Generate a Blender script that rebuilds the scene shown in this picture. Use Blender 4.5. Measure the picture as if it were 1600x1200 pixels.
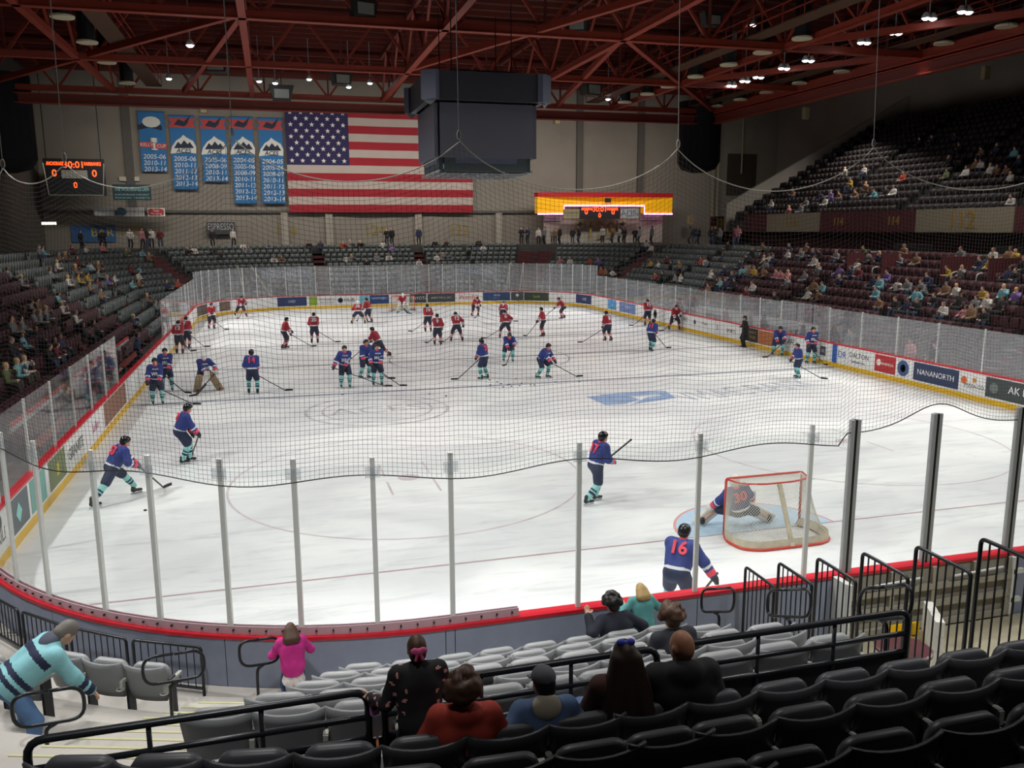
import bpy, bmesh, math, random
import numpy as np
from mathutils import Vector, Matrix
random.seed(7); RNG = np.random.default_rng(7)
SC = bpy.context.scene
for o in list(bpy.data.objects): bpy.data.objects.remove(o)
COL = SC.collection
# ------------------------------------------------------------------ camera
W, L, R = 30.5, 60.96, 7.4                 # rink width, length, corner radius
CAM = np.array([5.3835, -10.7555, 6.4266]); YAW, PIT, ROL, FPX = .2734, -.1814, -.0044, 1321.95
CF = np.array([math.sin(YAW)*math.cos(PIT), math.cos(YAW)*math.cos(PIT), math.sin(PIT)])
_r = np.cross(CF, [0, 0, 1]); _r /= np.linalg.norm(_r); _u = np.cross(_r, CF)
CR = _r*math.cos(ROL)+_u*math.sin(ROL); CU = -_r*math.sin(ROL)+_u*math.cos(ROL)
cd = bpy.data.cameras.new('camera'); cam = bpy.data.objects.new('camera', cd); COL.objects.link(cam)
cd.sensor_fit = 'HORIZONTAL'; cd.sensor_width = 36; cd.lens = FPX/1600*36; cd.clip_start = .1; cd.clip_end = 400
cam.matrix_world = Matrix(((CR[0], CU[0], -CF[0], CAM[0]), (CR[1], CU[1], -CF[1], CAM[1]), (CR[2], CU[2], -CF[2], CAM[2]), (0, 0, 0, 1)))
SC.camera = cam
SC.view_settings.view_transform = 'Standard'; SC.view_settings.look = 'None'; SC.view_settings.gamma = 1
SC.view_settings.use_curve_mapping = False; SC.view_settings.exposure = 0.08
SC.cycles.transparent_max_bounces = 24; SC.cycles.max_bounces = 5; SC.cycles.diffuse_bounces = 3; SC.cycles.glossy_bounces = 2
SC.cycles.sample_clamp_indirect = 4
wd = bpy.data.worlds.new('hall_air'); SC.world = wd; wd.use_nodes = True
wd.node_tree.nodes['Background'].inputs[0].default_value = (.9, .95, 1, 1); wd.node_tree.nodes['Background'].inputs[1].default_value = .004
# lamps: two lines of floodlights under the roof trusses, aimed at the ice; weak house lights over the stands
def spot(name, loc, aim, watts, ang, col=(1, .985, .955), size=.5, blend=.55):
    l = bpy.data.lights.new(name, 'SPOT'); l.energy = watts; l.spot_size = math.radians(ang); l.spot_blend = blend; l.color = col; l.shadow_soft_size = size
    o = bpy.data.objects.new(name, l); COL.objects.link(o); o.location = loc
    d = Vector(aim)-Vector(loc); o.rotation_euler = d.to_track_quat('-Z', 'Y').to_euler(); return o
ICE_W = 6900
for yy, kk in ((5, 1.2), (15, .62), (25, .6), (36, .8), (46, 1.45), (56, 1.9)):
    spot('flood_lamp', (39.4, yy, 16.7), (19, yy*.94+2, 0), ICE_W*kk, 62)
    spot('flood_lamp', (-8.9, yy, 16.7), (11.5, yy*.94+2, 0), ICE_W*kk, 62)
def arealight(name, loc, sx, sy, watts, col=(1, .93, .84), spread=140, aim=None):
    l = bpy.data.lights.new(name, 'AREA'); l.shape = 'RECTANGLE'; l.size = sx; l.size_y = sy; l.energy = watts; l.color = col; l.spread = math.radians(spread)
    o = bpy.data.objects.new(name, l); COL.objects.link(o); o.location = loc
    if aim is not None: o.rotation_euler = (Vector(aim)-Vector(loc)).to_track_quat('-Z', 'Y').to_euler()
    return o
for xx in (1, 5.5, 10, 14.5): spot('stand_fill_spot', (xx, 9, 16.6), (xx, -.9, .6), 3600, 34, size=.6, blend=.6)  # unseen spots added from the ice side to brighten the near boards and seats
for xx in (3.5, 10.5, 17): spot('near_fill_spot', (xx, -9.5, 17.2), (xx, -.4, .9), 4800, 42, size=.6, blend=.95)  # unseen spots added high behind the near stand, lighting the boards' outer side
arealight('house_lamp', (21, 64.6, 15.7), 58, 1.2, 2700, aim=(21, 78, 5))
arealight('house_lamp', (43.5, 31, 15.8), 46, 1.2, 2300, aim=(39, 33, 3), spread=110)
arealight('house_lamp', (-8.5, 38, 15.8), 40, 1.2, 1500, aim=(-8, 45, 3))
for xx in (6, 24):
    for yy, ww in ((3.5, 480), (13, 330), (22.5, 260)): arealight('overhead_fill_panel', (xx, yy, 16.6), 3, 3, ww, col=(1, .98, .94), spread=125, aim=(xx*.8+3, yy, 0))  # unseen overhead panels added to brighten the near ice and glass posts

# ------------------------------------------------------------------ photo geometry helpers (real places found by sight lines)
def sight(px, py): return CF+CR*(px-800)/FPX-CU*(py-600)/FPX
def onZ(px, py, z): r = sight(px, py); return CAM+r*((z-CAM[2])/r[2])
def onY(px, py, y): r = sight(px, py); return CAM+r*((y-CAM[1])/r[1])
def onX(px, py, x): r = sight(px, py); return CAM+r*((x-CAM[0])/r[0])

# ------------------------------------------------------------------ materials
MATS = {}
def lin(c):
    if isinstance(c, str): c = tuple(int(c[i:i+2], 16)/255 for i in (0, 2, 4))
    return tuple(((v+.055)/1.055)**2.4 if v > .04045 else v/12.92 for v in c[:3])
def mat(name, col, rough=.6, metal=0., noise=0., scale=6., bump=0., spec=.5, emit=0., objcol=False, coat=0.):
    if name in MATS: return MATS[name]
    m = bpy.data.materials.new(name); m.use_nodes = True; nt = m.node_tree; b = nt.nodes['Principled BSDF']
    c = lin(col); b.inputs['Base Color'].default_value = (*c, 1); b.inputs['Roughness'].default_value = rough; b.inputs['Metallic'].default_value = metal
    b.inputs['Specular IOR Level'].default_value = spec; b.inputs['Coat Weight'].default_value = coat
    if emit: b.inputs['Emission Color'].default_value = (*c, 1); b.inputs['Emission Strength'].default_value = emit
    src = None
    if objcol:
        oi = nt.nodes.new('ShaderNodeObjectInfo'); src = oi.outputs['Color']; nt.links.new(src, b.inputs['Base Color'])
    if noise or bump:
        tc = nt.nodes.new('ShaderNodeTexCoord'); n = nt.nodes.new('ShaderNodeTexNoise'); n.inputs['Scale'].default_value = scale; n.inputs['Detail'].default_value = 4
        nt.links.new(tc.outputs['Object'], n.inputs['Vector'])
        if noise:
            mr = nt.nodes.new('ShaderNodeMapRange'); mr.inputs[1].default_value = .3; mr.inputs[2].default_value = .7; mr.inputs[3].default_value = 1-noise; mr.inputs[4].default_value = 1+noise*.5
            nt.links.new(n.outputs['Fac'], mr.inputs[0])
            mx = nt.nodes.new('ShaderNodeVectorMath'); mx.operation = 'SCALE'
            if src: nt.links.new(src, mx.inputs[0])
            else: mx.inputs[0].default_value = c
            nt.links.new(mr.outputs[0], mx.inputs['Scale']); nt.links.new(mx.outputs[0], b.inputs['Base Color'])
        if bump:
            bp = nt.nodes.new('ShaderNodeBump'); bp.inputs['Strength'].default_value = bump; bp.inputs['Distance'].default_value = .02
            nt.links.new(n.outputs['Fac'], bp.inputs['Height']); nt.links.new(bp.outputs[0], b.inputs['Normal'])
    MATS[name] = m; return m
def glassmat(name, tint=(.95, .97, .97), haze=.04, refl=1., hazecol=(.9, .93, .95), ior=1.45):
    m = bpy.data.materials.new(name); m.use_nodes = True; nt = m.node_tree; nt.nodes.clear()
    out = nt.nodes.new('ShaderNodeOutputMaterial'); tr = nt.nodes.new('ShaderNodeBsdfTransparent'); tr.inputs[0].default_value = (*tint, 1)
    df = nt.nodes.new('ShaderNodeBsdfDiffuse'); df.inputs[0].default_value = (*hazecol, 1)
    gl = nt.nodes.new('ShaderNodeBsdfGlossy'); gl.inputs['Roughness'].default_value = .06; gl.inputs[0].default_value = (refl, refl, refl, 1)
    fn = nt.nodes.new('ShaderNodeFresnel'); fn.inputs[0].default_value = ior; ge = nt.nodes.new('ShaderNodeNewGeometry')
    fr = nt.nodes.new('ShaderNodeMath'); fr.operation = 'MULTIPLY'; sb = nt.nodes.new('ShaderNodeMath'); sb.operation = 'SUBTRACT'; sb.inputs[0].default_value = 1; nt.links.new(ge.outputs['Backfacing'], sb.inputs[1])
    nt.links.new(fn.outputs[0], fr.inputs[0]); nt.links.new(sb.outputs[0], fr.inputs[1])
    m1 = nt.nodes.new('ShaderNodeMixShader'); m1.inputs[0].default_value = haze; m2 = nt.nodes.new('ShaderNodeMixShader')
    nt.links.new(tr.outputs[0], m1.inputs[1]); nt.links.new(df.outputs[0], m1.inputs[2]); nt.links.new(fr.outputs[0], m2.inputs[0])
    nt.links.new(m1.outputs[0], m2.inputs[1]); nt.links.new(gl.outputs[0], m2.inputs[2]); nt.links.new(m2.outputs[0], out.inputs[0]); MATS[name] = m; return m

# ------------------------------------------------------------------ objects
def tag(o, label=None, cat=None, group=None, kind=None):
    if label: o['label'] = label
    if cat: o['category'] = cat
    if group: o['group'] = group
    if kind: o['kind'] = kind
    return o
def empty(name, loc=(0, 0, 0), rz=0., label=None, cat=None, group=None, kind=None):
    o = bpy.data.objects.new(name, None); COL.objects.link(o); o.location = loc; o.rotation_euler = (0, 0, rz); o.empty_display_size = .1
    return tag(o, label, cat, group, kind)
def link(name, me, parent=None, loc=None, rot=None):
    o = bpy.data.objects.new(name, me); COL.objects.link(o)
    if parent is not None: o.parent = parent
    if loc is not None: o.location = loc
    if rot is not None: o.rotation_euler = rot
    return o
def copytree(o, parent=None):
    c = o.copy(); COL.objects.link(c); c.parent = parent
    for ch in o.children: copytree(ch, c)
    return c
class MB:
    """collects boxes, tubes, prisms; build() links them as ONE mesh object"""
    def __init__(s): s.v = []; s.f = []; s.mi = []; s.cur = 0
    def add(s, v, f):
        n = len(s.v); s.v += [tuple(map(float, p)) for p in v]; s.f += [tuple(i+n for i in q) for q in f]; s.mi += [s.cur]*len(f); return s
    def box(s, c, d, rz=0., ax=None):
        c = np.asarray(c, float); hx, hy, hz = d[0]/2, d[1]/2, d[2]/2
        P = np.array([(x, y, z) for x in (-hx, hx) for y in (-hy, hy) for z in (-hz, hz)])
        if ax is not None: P = P@np.array(ax)
        elif rz: P = P@np.array([[math.cos(rz), math.sin(rz), 0], [-math.sin(rz), math.cos(rz), 0], [0, 0, 1]])
        return s.add(P+c, [(0, 1, 3, 2), (4, 6, 7, 5), (0, 4, 5, 1), (2, 3, 7, 6), (0, 2, 6, 4), (1, 5, 7, 3)])
    def bar(s, a, b, w, h, up=(0, 0, 1)):
        a = np.asarray(a, float); b = np.asarray(b, float); t = b-a; n = np.linalg.norm(t)
        if n < 1e-6: return s
        t /= n; up = np.asarray(up, float)
        if abs(t@up) > .98: up = np.array([1., 0, 0]) if abs(t[0]) < .9 else np.array([0, 1., 0])
        x = np.cross(t, up); x /= np.linalg.norm(x); u = np.cross(x, t)
        return s.box((a+b)/2, (w, n, h), ax=np.array([x, t, u]))
    def tube(s, pts, r, n=8, closed=False, cap=True):
        P = np.asarray(pts, float); m = len(P); rr = np.broadcast_to(np.asarray(r, float), (m,))
        T = np.zeros_like(P)
        for i in range(m):
            a = P[(i-1) % m] if (closed or i > 0) else P[i]; b = P[(i+1) % m] if (closed or i < m-1) else P[i]
            T[i] = (b-a)/max(np.linalg.norm(b-a), 1e-9)
        ref = np.array([0, 0, 1.]) if abs(T[0][2]) < .9 else np.array([1., 0, 0])
        x = np.cross(T[0], ref); x /= np.linalg.norm(x); V = []
        for i in range(m):
            x = x-T[i]*(x@T[i]); x /= max(np.linalg.norm(x), 1e-9); y = np.cross(T[i], x)
            for k in range(n):
                a = 2*math.pi*k/n; V.append(P[i]+rr[i]*(x*math.cos(a)+y*math.sin(a)))
        F = []
        for i in range(m if closed else m-1):
            j = (i+1) % m
            for k in range(n): F.append((i*n+k, i*n+(k+1) % n, j*n+(k+1) % n, j*n+k))
        if cap and not closed: F += [tuple(range(n-1, -1, -1)), tuple((m-1)*n+k for k in range(n))]
        return s.add(V, F)
    def lathe(s, prof, c=(0, 0, 0), n=16):
        V = [(c[0]+r*math.cos(2*math.pi*k/n), c[1]+r*math.sin(2*math.pi*k/n), c[2]+z) for r, z in prof for k in range(n)]; F = []
        for i in range(len(prof)-1):
            for k in range(n): F.append((i*n+k, i*n+(k+1) % n, (i+1)*n+(k+1) % n, (i+1)*n+k))
        F += [tuple(range(n-1, -1, -1)), tuple((len(prof)-1)*n+k for k in range(n))]
        return s.add(V, F)
    def prism(s, poly, f, d):
        """poly: 2d points; f(u,v,w)->3d; extruded w=0..d"""
        n = len(poly); V = [f(u, v, 0) for u, v in poly]+[f(u, v, d) for u, v in poly]
        return s.add(V, [tuple(range(n-1, -1, -1)), tuple(range(n, 2*n))]+[(i, (i+1) % n, n+(i+1) % n, n+i) for i in range(n)])
    def mesh(s, name, mats, smooth=False):
        me = bpy.data.meshes.new(name); me.from_pydata(s.v, [], s.f)
        for m in (mats if isinstance(mats, (list, tuple)) else [mats]): me.materials.append(m)
        if any(s.mi): me.polygons.foreach_set('material_index', s.mi)
        if smooth: me.polygons.foreach_set('use_smooth', [True]*len(s.f))
        me.update(); return me
    def build(s, name, mats, parent=None, smooth=False, loc=None): return link(name, s.mesh(name, mats, smooth), parent, loc)
def rounded(w, h, r, n=4):
    pts = []
    for cx, cy, a0 in ((w/2-r, h/2-r, 0), (-w/2+r, h/2-r, 90), (-w/2+r, -h/2+r, 180), (w/2-r, -h/2+r, 270)):
        for i in range(n+1): a = math.radians(a0+90*i/n); pts.append((cx+r*math.cos(a), cy+r*math.sin(a)))
    return pts
TEXTS = []
def text(s, name, m, parent, loc, rot, size, depth=.002, ax='CENTER', width=None, shear=0., bold=0.):
    """real lettering; turned into meshes at the end of the script"""
    cu = bpy.data.curves.new(name, 'FONT'); cu.body = s; cu.size = size; cu.extrude = depth; cu.align_x = ax; cu.align_y = 'CENTER'; cu.shear = shear; cu.offset = bold; cu.resolution_u = 3
    cu.materials.append(m); o = bpy.data.objects.new(name, cu); COL.objects.link(o)
    if parent is not None: o.parent = parent
    o.location = loc; o.rotation_euler = rot; TEXTS.append((o, width)); return o

# ------------------------------------------------------------------ rink outline (walked clockwise from the near-left corner)
Q = math.pi*R/2
SEG = [('c', R, R, 270, Q), ('l', 0, R, 0, L-2*R), ('c', R, L-R, 180, Q), ('l', R, L, 1, W-2*R), ('c', W-R, L-R, 90, Q), ('l', W, L-R, 2, L-2*R), ('c', W-R, R, 0, Q), ('l', W-R, 0, 3, W-2*R)]
PER = sum(s[4] for s in SEG); S0 = np.cumsum([0]+[s[4] for s in SEG])
LD = [(0, 1), (1, 0), (0, -1), (-1, 0)]; LN = [(-1, 0), (0, 1), (1, 0), (0, -1)]
def path(s, off=0.):
    s = s % PER
    for i, g in enumerate(SEG):
        if s <= S0[i+1] or i == 7:
            t = s-S0[i]
            if g[0] == 'c':
                a = math.radians(g[3]-90*t/g[4]); n = (math.cos(a), math.sin(a)); return g[1]+(R+off)*n[0], g[2]+(R+off)*n[1], n[0], n[1]
            d = LD[g[3]]; n = LN[g[3]]; return g[1]+d[0]*t+n[0]*off, g[2]+d[1]*t+n[1]*off, n[0], n[1]
def s_near(x): return S0[7]+(W-R-x)          # s of a point of the near straight
def s_left(y): return S0[1]+(y-R)
def s_right(y): return S0[5]+(L-R-y)
def s_far(x): return S0[3]+(x-R)
def outline_pos(x, y):
    """(s, offset) of a plan point; offset > 0 is outside the rink"""
    cx = min(max(x, R), W-R); cy = min(max(y, R), L-R); dx, dy = x-cx, y-cy
    if dx == 0 and dy == 0: return 0, -9
    d = math.hypot(dx, dy); off = d-R
    if dx == 0: s = s_far(x) if dy > 0 else s_near(x)
    elif dy == 0: s = s_right(y) if dx > 0 else s_left(y)
    else:
        a = math.degrees(math.atan2(dy, dx)) % 360
        i = 0 if (dx < 0 and dy < 0) else 2 if (dx < 0) else 4 if dy > 0 else 6
        s = S0[i]+SEG[i][4]*((SEG[i][3]-a) % 360)/90
    return s, off
def ssteps(s0, s1, ds=.45):
    pts = [s0]; s = s0
    while s < s1-1e-6:
        # corners are split finely, straights run through
        i = int(np.searchsorted(S0, (s % PER)+1e-6))-1; base = s-(s % PER); end = base+S0[min(i+1, 8)]
        s = min(s+ds, s1) if SEG[min(i, 7)][0] == 'c' else min(end, s1)
        if SEG[min(i, 7)][0] == 'c': s = min(s, max(end, pts[-1]+1e-4))
        pts.append(s)
    return pts
def sweep(mb, s0, s1, prof, closed=True, ds=.45):
    ss = ssteps(s0, s1, ds); n = len(prof); V = []
    for s in ss:
        for off, z in prof:
            x, y, _, _ = path(s, off); V.append((x, y, z))
    F = []
    for i in range(len(ss)-1):
        for k in range(n if closed else n-1): F.append((i*n+k, (i+1)*n+k, (i+1)*n+(k+1) % n, i*n+(k+1) % n))
    if closed: F += [tuple(range(n)), tuple((len(ss)-1)*n+k for k in range(n-1, -1, -1))]
    return mb.add(V, F)
# ================================================================== SETTING: ice, boards, glass, netting
m_white = mat('board_white', 'e9eaea', .35, noise=.05, scale=2); m_yellow = mat('kick_yellow', 'e3b51c', .4, noise=.08, scale=5); m_red = mat('cap_red', 'c4182c', .35, noise=.05)
m_black = mat('black_paint', '141518', .45); m_alu = mat('aluminium', 'd2d5d3', .45, .1); m_darkalu = mat('dark_aluminium', '9a9d9e', .45, .1)
m_navy = mat('navy_print', '1d2a55', .5); m_grey = mat('grey_print', '3c4044', .5); m_whitep = mat('white_print', 'eeeeee', .5)
m_panel = mat('blue_grey_panel', '868ea2', .55, noise=.08, scale=4)
def icemat():
    m = bpy.data.materials.new('ice'); m.use_nodes = True; nt = m.node_tree; b = nt.nodes['Principled BSDF']; N = nt.nodes.new; K = nt.links.new
    tc = N('ShaderNodeTexCoord'); b.inputs['Roughness'].default_value = .32; b.inputs['Specular IOR Level'].default_value = .28
    mp = N('ShaderNodeMapping'); mp.inputs['Scale'].default_value = (.10, .16, 1); K(tc.outputs['Object'], mp.inputs[0])
    n1 = N('ShaderNodeTexNoise'); n1.inputs['Scale'].default_value = 1.3; n1.inputs['Detail'].default_value = 5; n1.inputs['Distortion'].default_value = 1.5; K(mp.outputs[0], n1.inputs[0])
    r1 = N('ShaderNodeValToRGB'); r1.color_ramp.elements[0].position = .38; r1.color_ramp.elements[0].color = (.68, .69, .71, 1); r1.color_ramp.elements[1].position = .60; r1.color_ramp.elements[1].color = (.86, .87, .87, 1); K(n1.outputs['Fac'], r1.inputs[0])
    # skate scratches: thin bent streaks
    mp2 = N('ShaderNodeMapping'); mp2.inputs['Scale'].default_value = (.25, 1.6, 1); mp2.inputs['Rotation'].default_value = (0, 0, .25); K(tc.outputs['Object'], mp2.inputs[0])
    n2 = N('ShaderNodeTexNoise'); n2.inputs['Scale'].default_value = 1.1; n2.inputs['Detail'].default_value = 9; n2.inputs['Roughness'].default_value = .75; n2.inputs['Distortion'].default_value = 2.; K(mp2.outputs[0], n2.inputs[0])
    r2 = N('ShaderNodeValToRGB'); r2.color_ramp.elements[0].position = .34; r2.color_ramp.elements[0].color = (.80, .81, .82, 1); r2.color_ramp.elements[1].position = .5; r2.color_ramp.elements[1].color = (1, 1, 1, 1); K(n2.outputs['Fac'], r2.inputs[0])
    mx = N('ShaderNodeMix'); mx.data_type = 'RGBA'; mx.blend_type = 'MULTIPLY'; mx.inputs[0].default_value = 1; K(r1.outputs[0], mx.inputs[6]); K(r2.outputs[0], mx.inputs[7]); K(mx.outputs[2], b.inputs['Base Color'])
    return m
ice_o = MB()
poly = [path(s)[:2] for s in ssteps(0, PER-1e-4, .6)][:-1]
ice_o.v = [(x, y, 0) for x, y in poly]+[(x, y, -.15) for x, y in poly]; n = len(poly)
ice_o.f = [tuple(range(n-1, -1, -1)), tuple(range(n, 2*n))]+[(i, (i+1) % n, n+(i+1) % n, n+i) for i in range(n)]; ice_o.mi = [0]*len(ice_o.f)
floor = ice_o.build('floor', icemat()); tag(floor, 'white scuffed ice sheet with faint painted hockey markings', None, kind='structure')
bm_ = bmesh.new(); bm_.from_mesh(floor.data); bmesh.ops.recalc_face_normals(bm_, faces=bm_.faces); bm_.to_mesh(floor.data); bm_.free()
# painted markings under the ice: thin flush sheets
def flat(name, pts_list, m, z=.002):
    mb = MB()
    for pts in pts_list: mb.add([(x, y, z) for x, y in pts], [tuple(range(len(pts)))])
    return mb.build(name, m, floor)
m_lgrey = mat('line_faded', 'a3a3ab', .4, noise=.25, scale=1.5); m_lgoal = mat('line_goal', 'b39aa0', .4, noise=.2, scale=1.5); m_lblue = mat('line_blue', '9a9fae', .4, noise=.3, scale=1.5)
m_crease = mat('crease_blue', 'b7d0e6', .35, noise=.1); m_crline = mat('crease_red', 'd99a9a', .4)
G1, G2, B1, B2, CY = 4.57, L-4.57, 22.86, L-22.86, L/2
def edge_x(y):
    d = R-math.sqrt(max(0, R*R-(R-y)**2)) if y < R else R-math.sqrt(max(0, R*R-(R-(L-y))**2)) if y > L-R else 0
    return d
for nm, y, w, m in (('goal_line', G1, .06, m_lgoal), ('goal_line', G2, .06, m_lgoal), ('blue_line', B1, .30, m_lblue), ('blue_line', B2, .30, m_lblue), ('center_line', CY, .30, m_lgrey)):
    e = edge_x(y)+.02; flat(nm, [[(e, y-w/2), (W-e, y-w/2), (W-e, y+w/2), (e, y+w/2)]], m)
def ring(cx, cy, r, w, n=64, a0=0, a1=360):
    out = []
    for i in range(n):
        a, b = math.radians(a0+(a1-a0)*i/n), math.radians(a0+(a1-a0)*(i+1)/n)
        out.append([(cx+(r-w)*math.cos(a), cy+(r-w)*math.sin(a)), (cx+r*math.cos(a), cy+r*math.sin(a)), (cx+r*math.cos(b), cy+r*math.sin(b)), (cx+(r-w)*math.cos(b), cy+(r-w)*math.sin(b))])
    return out
m_ringf = mat('circle_faded', 'cbbfc4', .4, noise=.2, scale=2)
for cx in (W/2-6.7, W/2+6.7):
    for cy in (G1+6.1, G2-6.1):
        flat('faceoff_circle', ring(cx, cy, 4.57, .06), m_ringf)
        flat('faceoff_spot', [[(cx+.3*math.cos(a*.5236), cy+.3*math.sin(a*.5236)) for a in range(12)]], m_ringf)
        for sx in (-1, 1):
            for sy in (-1, 1): flat('faceoff_mark', [[(cx+sx*.6-.03, cy+sy*.25), (cx+sx*.6+.03, cy+sy*.25), (cx+sx*.6+.03, cy+sy*1.4), (cx+sx*.6-.03, cy+sy*1.4)]], m_ringf)
flat('center_circle', ring(W/2, CY, 4.57, .08), m_lgrey)
for gy, sg in ((G1, 1), (G2, -1)):
    pts = [(W/2+1.83*math.cos(math.radians(a))*1.0, gy+sg*1.83*math.sin(math.radians(a))) for a in range(0, 181, 10)]
    flat('goal_crease', [pts if sg > 0 else pts[::-1]], m_crease, .003)
    flat('crease_edge', ring(W/2, gy, 1.86, .06, 24, 0 if sg > 0 else 180, 180 if sg > 0 else 360), m_crline, .0035)
# big faded sponsor mark on the ice: blue frame shape and lettering
m_logo = mat('ice_logo_blue', '8fa6c8', .4, noise=.2, scale=2); m_logog = mat('ice_logo_grey', 'b7bcc8', .4, noise=.3, scale=2)
def quadpx(ps): return [tuple(onZ(px, py, 0)[:2]) for px, py in ps]
for qi_, q in enumerate(([(916, 620), (946, 633), (978, 631), (940, 618)], [(940, 618), (978, 631), (1000, 624), (965, 614)], [(935, 617), (955, 621), (1028, 616), (1012, 611)], [(1012, 611), (1028, 616), (1056, 622), (1040, 611)], [(985, 633), (1000, 630), (1056, 622), (1040, 617), (1010, 621)])): flat('ice_logo', [quadpx(q)], m_logo, .003+.0006*qi_)
p0 = onZ(1062, 622, 0); p1 = onZ(1270, 598, 0); ang = math.atan2(p1[1]-p0[1], p1[0]-p0[0])
text('VMAC BANK', 'ice_lettering', m_logog, floor, ((p0[0]+p1[0])/2, (p0[1]+p1[1])/2, .003), (0, 0, ang), 2.4, 0, width=float(np.hypot(*(p1-p0)[:2])))
m_ctr = mat('ice_mark_grey', 'c4c5c9', .4, noise=.4, scale=2)
cc = onZ(590, 640, 0); flat('ice_emblem', ring(cc[0], cc[1], 2.6, .12, 48)+ring(cc[0], cc[1], 2.0, .08, 48), m_ctr, .002)
text('ACES', 'ice_lettering', m_ctr, floor, (cc[0], cc[1], .003), (0, 0, .05), 1.5, 0)

# ---- dasher boards
GATE = (13.72, 17.0)      # bench gate in the near boards, seen from its back
boards = empty('rink_boards', (0, 0, 0), label='white dasher boards with yellow kick plate and red cap ringing the ice', cat='boards')
sg0 = s_near(GATE[1]); sg1 = s_near(GATE[0])
cuts = [0]+[S0[i] for i in range(1, 9)]
npan = 0
edges_ = []
for i in range(8):
    a, b = S0[i], S0[i+1]; k = max(1, round((b-a)/2.44))
    edges_ += list(np.linspace(a, b, k+1)[:-1])
edges_.append(PER)
for a, b in zip(edges_[:-1], edges_[1:]):
    g = .006
    mb = MB(); sweep(mb, a+g, b-g, [(.0, .2), (.0, 1.05), (.06, 1.05), (.06, .2)]); mb.build('board_panel', m_white, boards)
    mb = MB(); sweep(mb, a+g/2, b-g/2, [(-.012, .0), (-.012, .2), (.06, .2), (.06, .0)]); mb.build('kick_plate', m_yellow, boards)
    mb = MB(); sweep(mb, a, b, [(-.02, 1.05), (-.02, 1.10), (.18, 1.10), (.18, 1.05)]); mb.build('cap_rail', m_red, boards)
# outer cladding panels of the near end
def outer(s0, s1):
    mb = MB(); sweep(mb, s0+.006, s1-.006, [(.13, -.1), (.13, 1.04), (.16, 1.04), (.16, -.1)]); mb.build('outer_panel', m_panel, boards)
xs = [13.72, 11.2, 7.53, R]
for a, b in zip(xs[:-1], xs[1:]): outer(s_near(a), s_near(b))
for k in range(4): outer(Q*k/4, Q*(k+1)/4)
for k in range(4): outer(S0[1]+2.4*k, S0[1]+2.4*(k+1))
outer(s_near(19.5), s_near(17.05)); outer(s_near(22.5), s_near(19.5))
for a, b in ((S0[1]+9.6, S0[3]), (S0[3], S0[5]), (S0[5], S0[7])):
    k = int((b-a)/4.8)
    for q in range(k): outer(a+(b-a)*q/k, a+(b-a)*(q+1)/k)

# ---- glass: one pane between each pair of posts
m_glass = glassmat('rink_glass_near', (.97, .985, .98), .012, .8); m_glassf = glassmat('rink_glass_far', (.90, .92, .93), .15, 1., (.8, .82, .85), 1.75)  # far panes: scratched look and white ice reflection put into a diffuse haze
glass = empty('rink_glass', (0, 0, 0), label='tall clear shielding glass panes on posts standing along the boards', cat='glass')
GZ = 1.10
def pane(s0, s1, top, m=None, z0=GZ):
    mb = MB(); sweep(mb, s0+.03, s1-.03, [(.075, z0+.01), (.075, top), (.087, top), (.087, z0+.01)], ds=1.2); mb.build('glass_pane', m or m_glassf, glass)
def post(s, top, w=.055, d=.05, m=None, z0=GZ):
    x, y, nx, ny = path(s, .08); mb = MB(); a = math.atan2(ny, nx)
    mb.box((x, y, (z0+top)/2), (d, w, top-z0), rz=a)
    if w > .1: mb.cur = 1; mb.box((x-nx*.01, y-ny*.01, (z0+top)/2), (d+.03, w*.22, top-z0), rz=a)
    return mb.build('glass_post', [m or m_alu, m_black], glass)
near_top = 3.42
near_posts = []
for x, y in ((1.0, 3.7), (1.46, 2.97), (2.1, 2.31), (2.92, 1.46), (3.71, .99), (4.62, .53), (5.54, .28), (6.51, .06)):
    near_posts.append(outline_pos(x, y)[0]+PER*(outline_pos(x, y)[0] < 20))
for x in (7.52, 9.34, 11.19, 13.05): near_posts.append(s_near(x))
near_posts = sorted(near_posts)
prev = None
for s in near_posts:
    po = post(s, near_top+.1, .065, .05); x, y, nx, ny = path(s, .125); mb = MB(); mb.box((x, y, 3.33), (.008, .2, .15), rz=math.atan2(ny, nx)); mb.build('clip_plate', m_glassf, po)
heavy = [s_near(x) for x in (20.1, 18.5, 16.95, 15.3, 13.8)]
for s in heavy: post(s, 3.55, .17, .07, m_darkalu)
allp = sorted(heavy+near_posts)
for a, b in zip(allp[:-1], allp[1:]): pane(a, b, near_top, m_glass)
m_gask = mat('clear_gasket', 'b79aa2', .3); m_bolt = mat('bolt_dark', '2c2a2e', .4, .5)
mb = MB(); mb2 = MB(); sa, sb = s_near(8.45), near_posts[-1]+.4
sweep(mb, sa, sb, [(.045, 1.10), (.045, 1.215), (.06, 1.215), (.06, 1.10)]); sweep(mb, sa, sb, [(.105, 1.10), (.105, 1.215), (.12, 1.215), (.12, 1.10)])
s = sa+.1
gk = mb.build('glass_gasket', m_gask, glass)
while s < sb:
    x, y, nx, ny = path(s, .13); mb2.box((x, y, 1.165), (.03, .022, .022), rz=math.atan2(ny, nx)); s += .22
bo = mb2.build('gasket_bolts', m_bolt, gk); bo['kind'] = 'stuff'
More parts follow.
